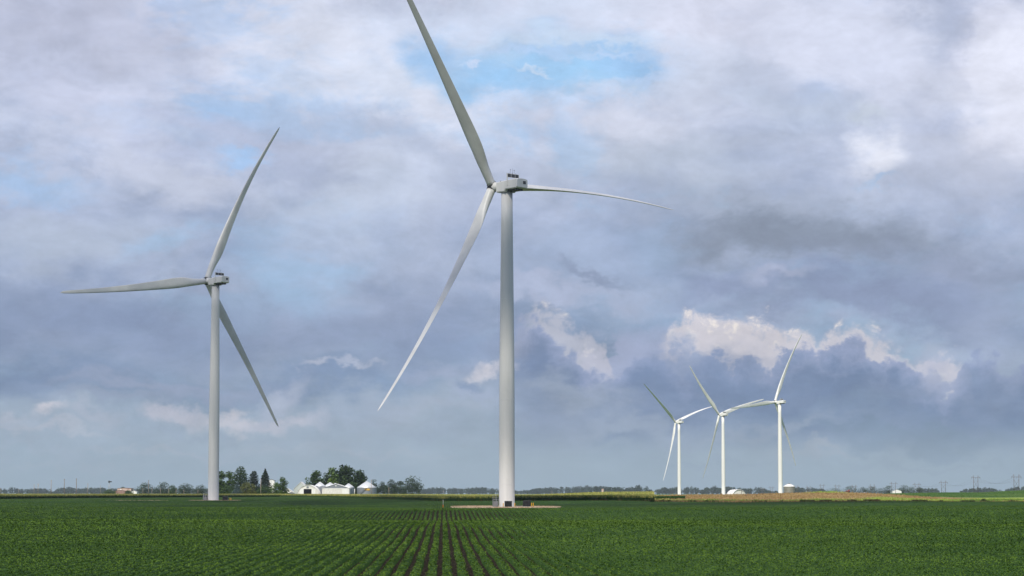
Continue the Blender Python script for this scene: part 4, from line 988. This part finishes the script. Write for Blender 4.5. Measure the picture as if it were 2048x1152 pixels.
def windpump():
    D = 2600; x = X(218.5,D); z0 = gz(x,D); h = ZT(963.6,D)-z0; r = empty('wind_pump',(x,D,z0),'lattice farm wind pump with a dark vane beside the brick building','wind pump')
    m = MB()
    c = [(-1.6,-1.6),(1.6,-1.6),(1.6,1.6),(-1.6,1.6)]
    for a in c: m.tube((a[0],a[1],0),(a[0]*.15,a[1]*.15,h),.11,n=5)
    for k in range(4):
        q0 = 1-.85*k/4; q1 = 1-.85*(k+1)/4
        for j in range(4):
            a = c[j]; b = c[(j+1)%4]; m.tube((a[0]*q0,a[1]*q0,h*k/4),(b[0]*q1,b[1]*q1,h*(k+1)/4),.06,n=4)
    m.build('lattice_tower','galv',r); w = MB()
    for k in range(12):
        a = 2*pi*k/12; w.tube((-.2,-.5,h+.1),(-.2+cos(a)*1.3,-.5,h+.1+sin(a)*1.3),.14,.2,n=4)
    w.build('wheel','darkmetal',r); MB().box((1.5,0,h+.1),(2.0,.08,1.1)).build('tail_vane','darkmetal',r)
windpump()
PY_ = [(2028.3,2038.3,948.9,954,2400),(1947.6,1956.4,951.1,955.3,2560),(1882.8,1891.3,961.3,965,3100),(1830.2,1838,965.5,969,3300),(1783.6,1791.2,963.8,967,3450),(1741,1748.3,968.4,974,3600),
 (1704.8,1711.4,969.6,972.7,3750),(1671.4,1678,969.2,972,3900),(1641.3,1647.3,968,970.8,4050),(1614.5,1620.3,971.9,974.6,4150),(1589.8,1595.6,971,974,4250),(1540.5,1545.6,972.8,975.2,4350),(1522.5,1527.5,975,977.3,4450)]
PLB = ['tallest twin pole pylon at the right edge of the view','second tallest twin pole pylon, on the rise at the right','third twin pole pylon from the right edge, with an X brace','twin pole pylon right of the white barn','twin pole pylon directly before the white barn',
 'twin pole pylon before the large dark tree','twin pole pylon just right of the round tree by the mound','twin pole pylon above the low wide tree behind the mound','twin pole pylon standing alone above the green mound',
 'small twin pole pylon second right of the weathered grain bin','small twin pole pylon half hidden by the weathered grain bin','small twin pole pylon just left of the right distant turbine','smallest twin pole pylon, nearest the arched hut']
tops = []
for (a, b, yt, ya, D), lab in zip(PY_, PLB):
    xc = X((a+b)/2,D); z0 = gz(xc,D); h = ZT(yt,D)-z0; ha = ZT(ya,D)-z0; w = (b-a)*mpx(D); rr = .24
    r = empty('twin_pole_pylon',(xc,D,z0),lab,'pylon','twin pole pylons along the right horizon')
    for s_ in (-1,1): MB().tube((s_*w/2,0,-.1),(s_*w/2,0,h),rr*1.2,rr*.8,n=8).build('pole','pylon',r)
    MB().box((0,0,ha),(w*2.05,.3,.34)).build('crossarm','pylon',r)
    xb = MB(); xb.tube((-w/2,.2,h*.36),(w/2,.2,h*.74),.12,n=5); xb.tube((w/2,-.2,h*.36),(-w/2,-.2,h*.74),.12,n=5)
    if D < 3200: xb.tube((-w/2,.2,h*.08),(w/2,.2,h*.36),.11,n=5); xb.tube((w/2,-.2,h*.08),(-w/2,-.2,h*.36),.11,n=5)
    for s_ in (-1,1): xb.tube((s_*w*.98,0,ha+.1),(s_*w*.5,0,h-.2),.09,n=5)
    xb.build('brace','pylon',r)
    ins = MB()
    for s_ in (-.98,0,.98): ins.tube((s_*w,0,ha-.2),(s_*w,0,ha-1.4),.11,n=6)
    ins.build('insulator','darkmetal',r)
    tops.append([(xc+s_*w, D, z0+ha-1.4) for s_ in (-.98,0,.98)])
def wires(A, B, name, label, sag, rad=.045):
    m = MB()
    for p, q in zip(A, B):
        p = np.array(p); q = np.array(q); pts = [p+(q-p)*t-np.array([0,0,sag*4*t*(1-t)]) for t in np.linspace(0,1,13)]
        for u_, v_ in zip(pts, pts[1:]): m.tube(u_, v_, rad, n=4, caps=False)
    o = m.build(name, 'wire'); tag(o, label, 'power lines', 'power lines between the twin pole pylons')
wn_ = ['first span of wires from the right edge, off the tallest twin pylon','wires between the rise and the X braced pylon','wires between the third and fourth twin pylons from the right','wires right of the white barn']
for k in range(4): wires(tops[k], tops[k+1], 'power_line', wn_[k], 5 if k < 2 else 3)

# ---------------------------------------------------------------- cloud that shades the near fields
def shade_cloud():
    hgt = 1300.; off = S*(hgt/S[2]);  # from shaded ground point up towards the sun
    # outline of the shade on the ground
    far = [(-420,1180),(-300,1500),(-170,1560),(-90,1250),(-30,985),(30,830),(90,775),(180,765),(320,880)]
    near = [(420,300),(300,-150),(0,-260),(-300,-120),(-480,300),(-520,800)]
    out = np.array(far+near, float); c = out.mean(0)
    # densify with puffs
    pts = []
    for i in range(len(out)):
        a = out[i]; b = out[(i+1)%len(out)]
        for t in np.linspace(0,1,8,endpoint=False): pts.append(a+(b-a)*t)
    pts = np.array(pts); n = len(pts); V = []; rings = [(1.0,0,0),(.97,8,0),(.9,22,1),(.7,60,1),(.4,90,1),(.15,100,1)]
    jit = rng.normal(0,5,n)
    def ring(k, z, bump):
        L_ = []
        for i, p in enumerate(pts):
            d = p-c; q = c+d*k; L_.append((q[0]+off[0]+jit[i], q[1]+off[1]+jit[(i*7)%n], hgt+z+(rng.normal(0,6) if bump else 0)))
        return L_
    low = [(.15,-30,1),(.4,-28,1),(.7,-24,1),(.92,-14,0)]
    R_ = [ring(*r_) for r_ in low]+[ring(*r_) for r_ in rings]
    mb = MB(); V = [v for r_ in R_ for v in r_]; fs = []
    for j in range(len(R_)-1): fs += [(j*n+i, j*n+(i+1)%n, (j+1)*n+(i+1)%n, (j+1)*n+i) for i in range(n)]
    fs.append(tuple(range(n-1,-1,-1))); fs.append(tuple((len(R_)-1)*n+i for i in range(n)))
    mb.add(V, fs, True); o = mb.build('cloud','cloud'); o['kind'] = 'structure'
    m = M['cloud']; nt = m.node_tree; out_ = nt.nodes['Material Output']; tr_ = nt.nodes.new('ShaderNodeBsdfTransparent'); ms = nt.nodes.new('ShaderNodeMixShader')
    ms.inputs[0].default_value = .72; nt.links.new(nt.nodes['Principled BSDF'].outputs[0], ms.inputs[1]); nt.links.new(tr_.outputs[0], ms.inputs[2]); nt.links.new(ms.outputs[0], out_.inputs[0])
shade_cloud()

# ---------------------------------------------------------------- haze
def haze():
    mb = MB(); mb.box((0,5300,94),(7600,13000,212)); 
    m = bpy.data.materials.new('haze'); m.use_nodes = True; nt = m.node_tree; nt.nodes.clear()
    o_ = nt.nodes.new('ShaderNodeOutputMaterial'); v = nt.nodes.new('ShaderNodeVolumePrincipled'); nt.links.new(v.outputs[0], o_.inputs['Volume'])
    v.inputs['Color'].default_value = (.80,.88,1,1); v.inputs['Density'].default_value = HAZE; v.inputs['Anisotropy'].default_value = .3
    o = mb.build('haze', m); o['kind'] = 'stuff'; o['label'] = 'thin blue summer haze over the fields'; o['category'] = 'haze'
HAZE = 3.6e-5
haze()

# ---------------------------------------------------------------- render settings
sc = bpy.context.scene
sc.view_settings.view_transform = 'Standard'; sc.view_settings.look = 'None'; sc.view_settings.exposure = 0; sc.view_settings.gamma = 1
sc.cycles.max_bounces = 3; sc.cycles.diffuse_bounces = 2; sc.cycles.glossy_bounces = 2; sc.cycles.volume_bounces = 1; sc.cycles.transparent_max_bounces = 4
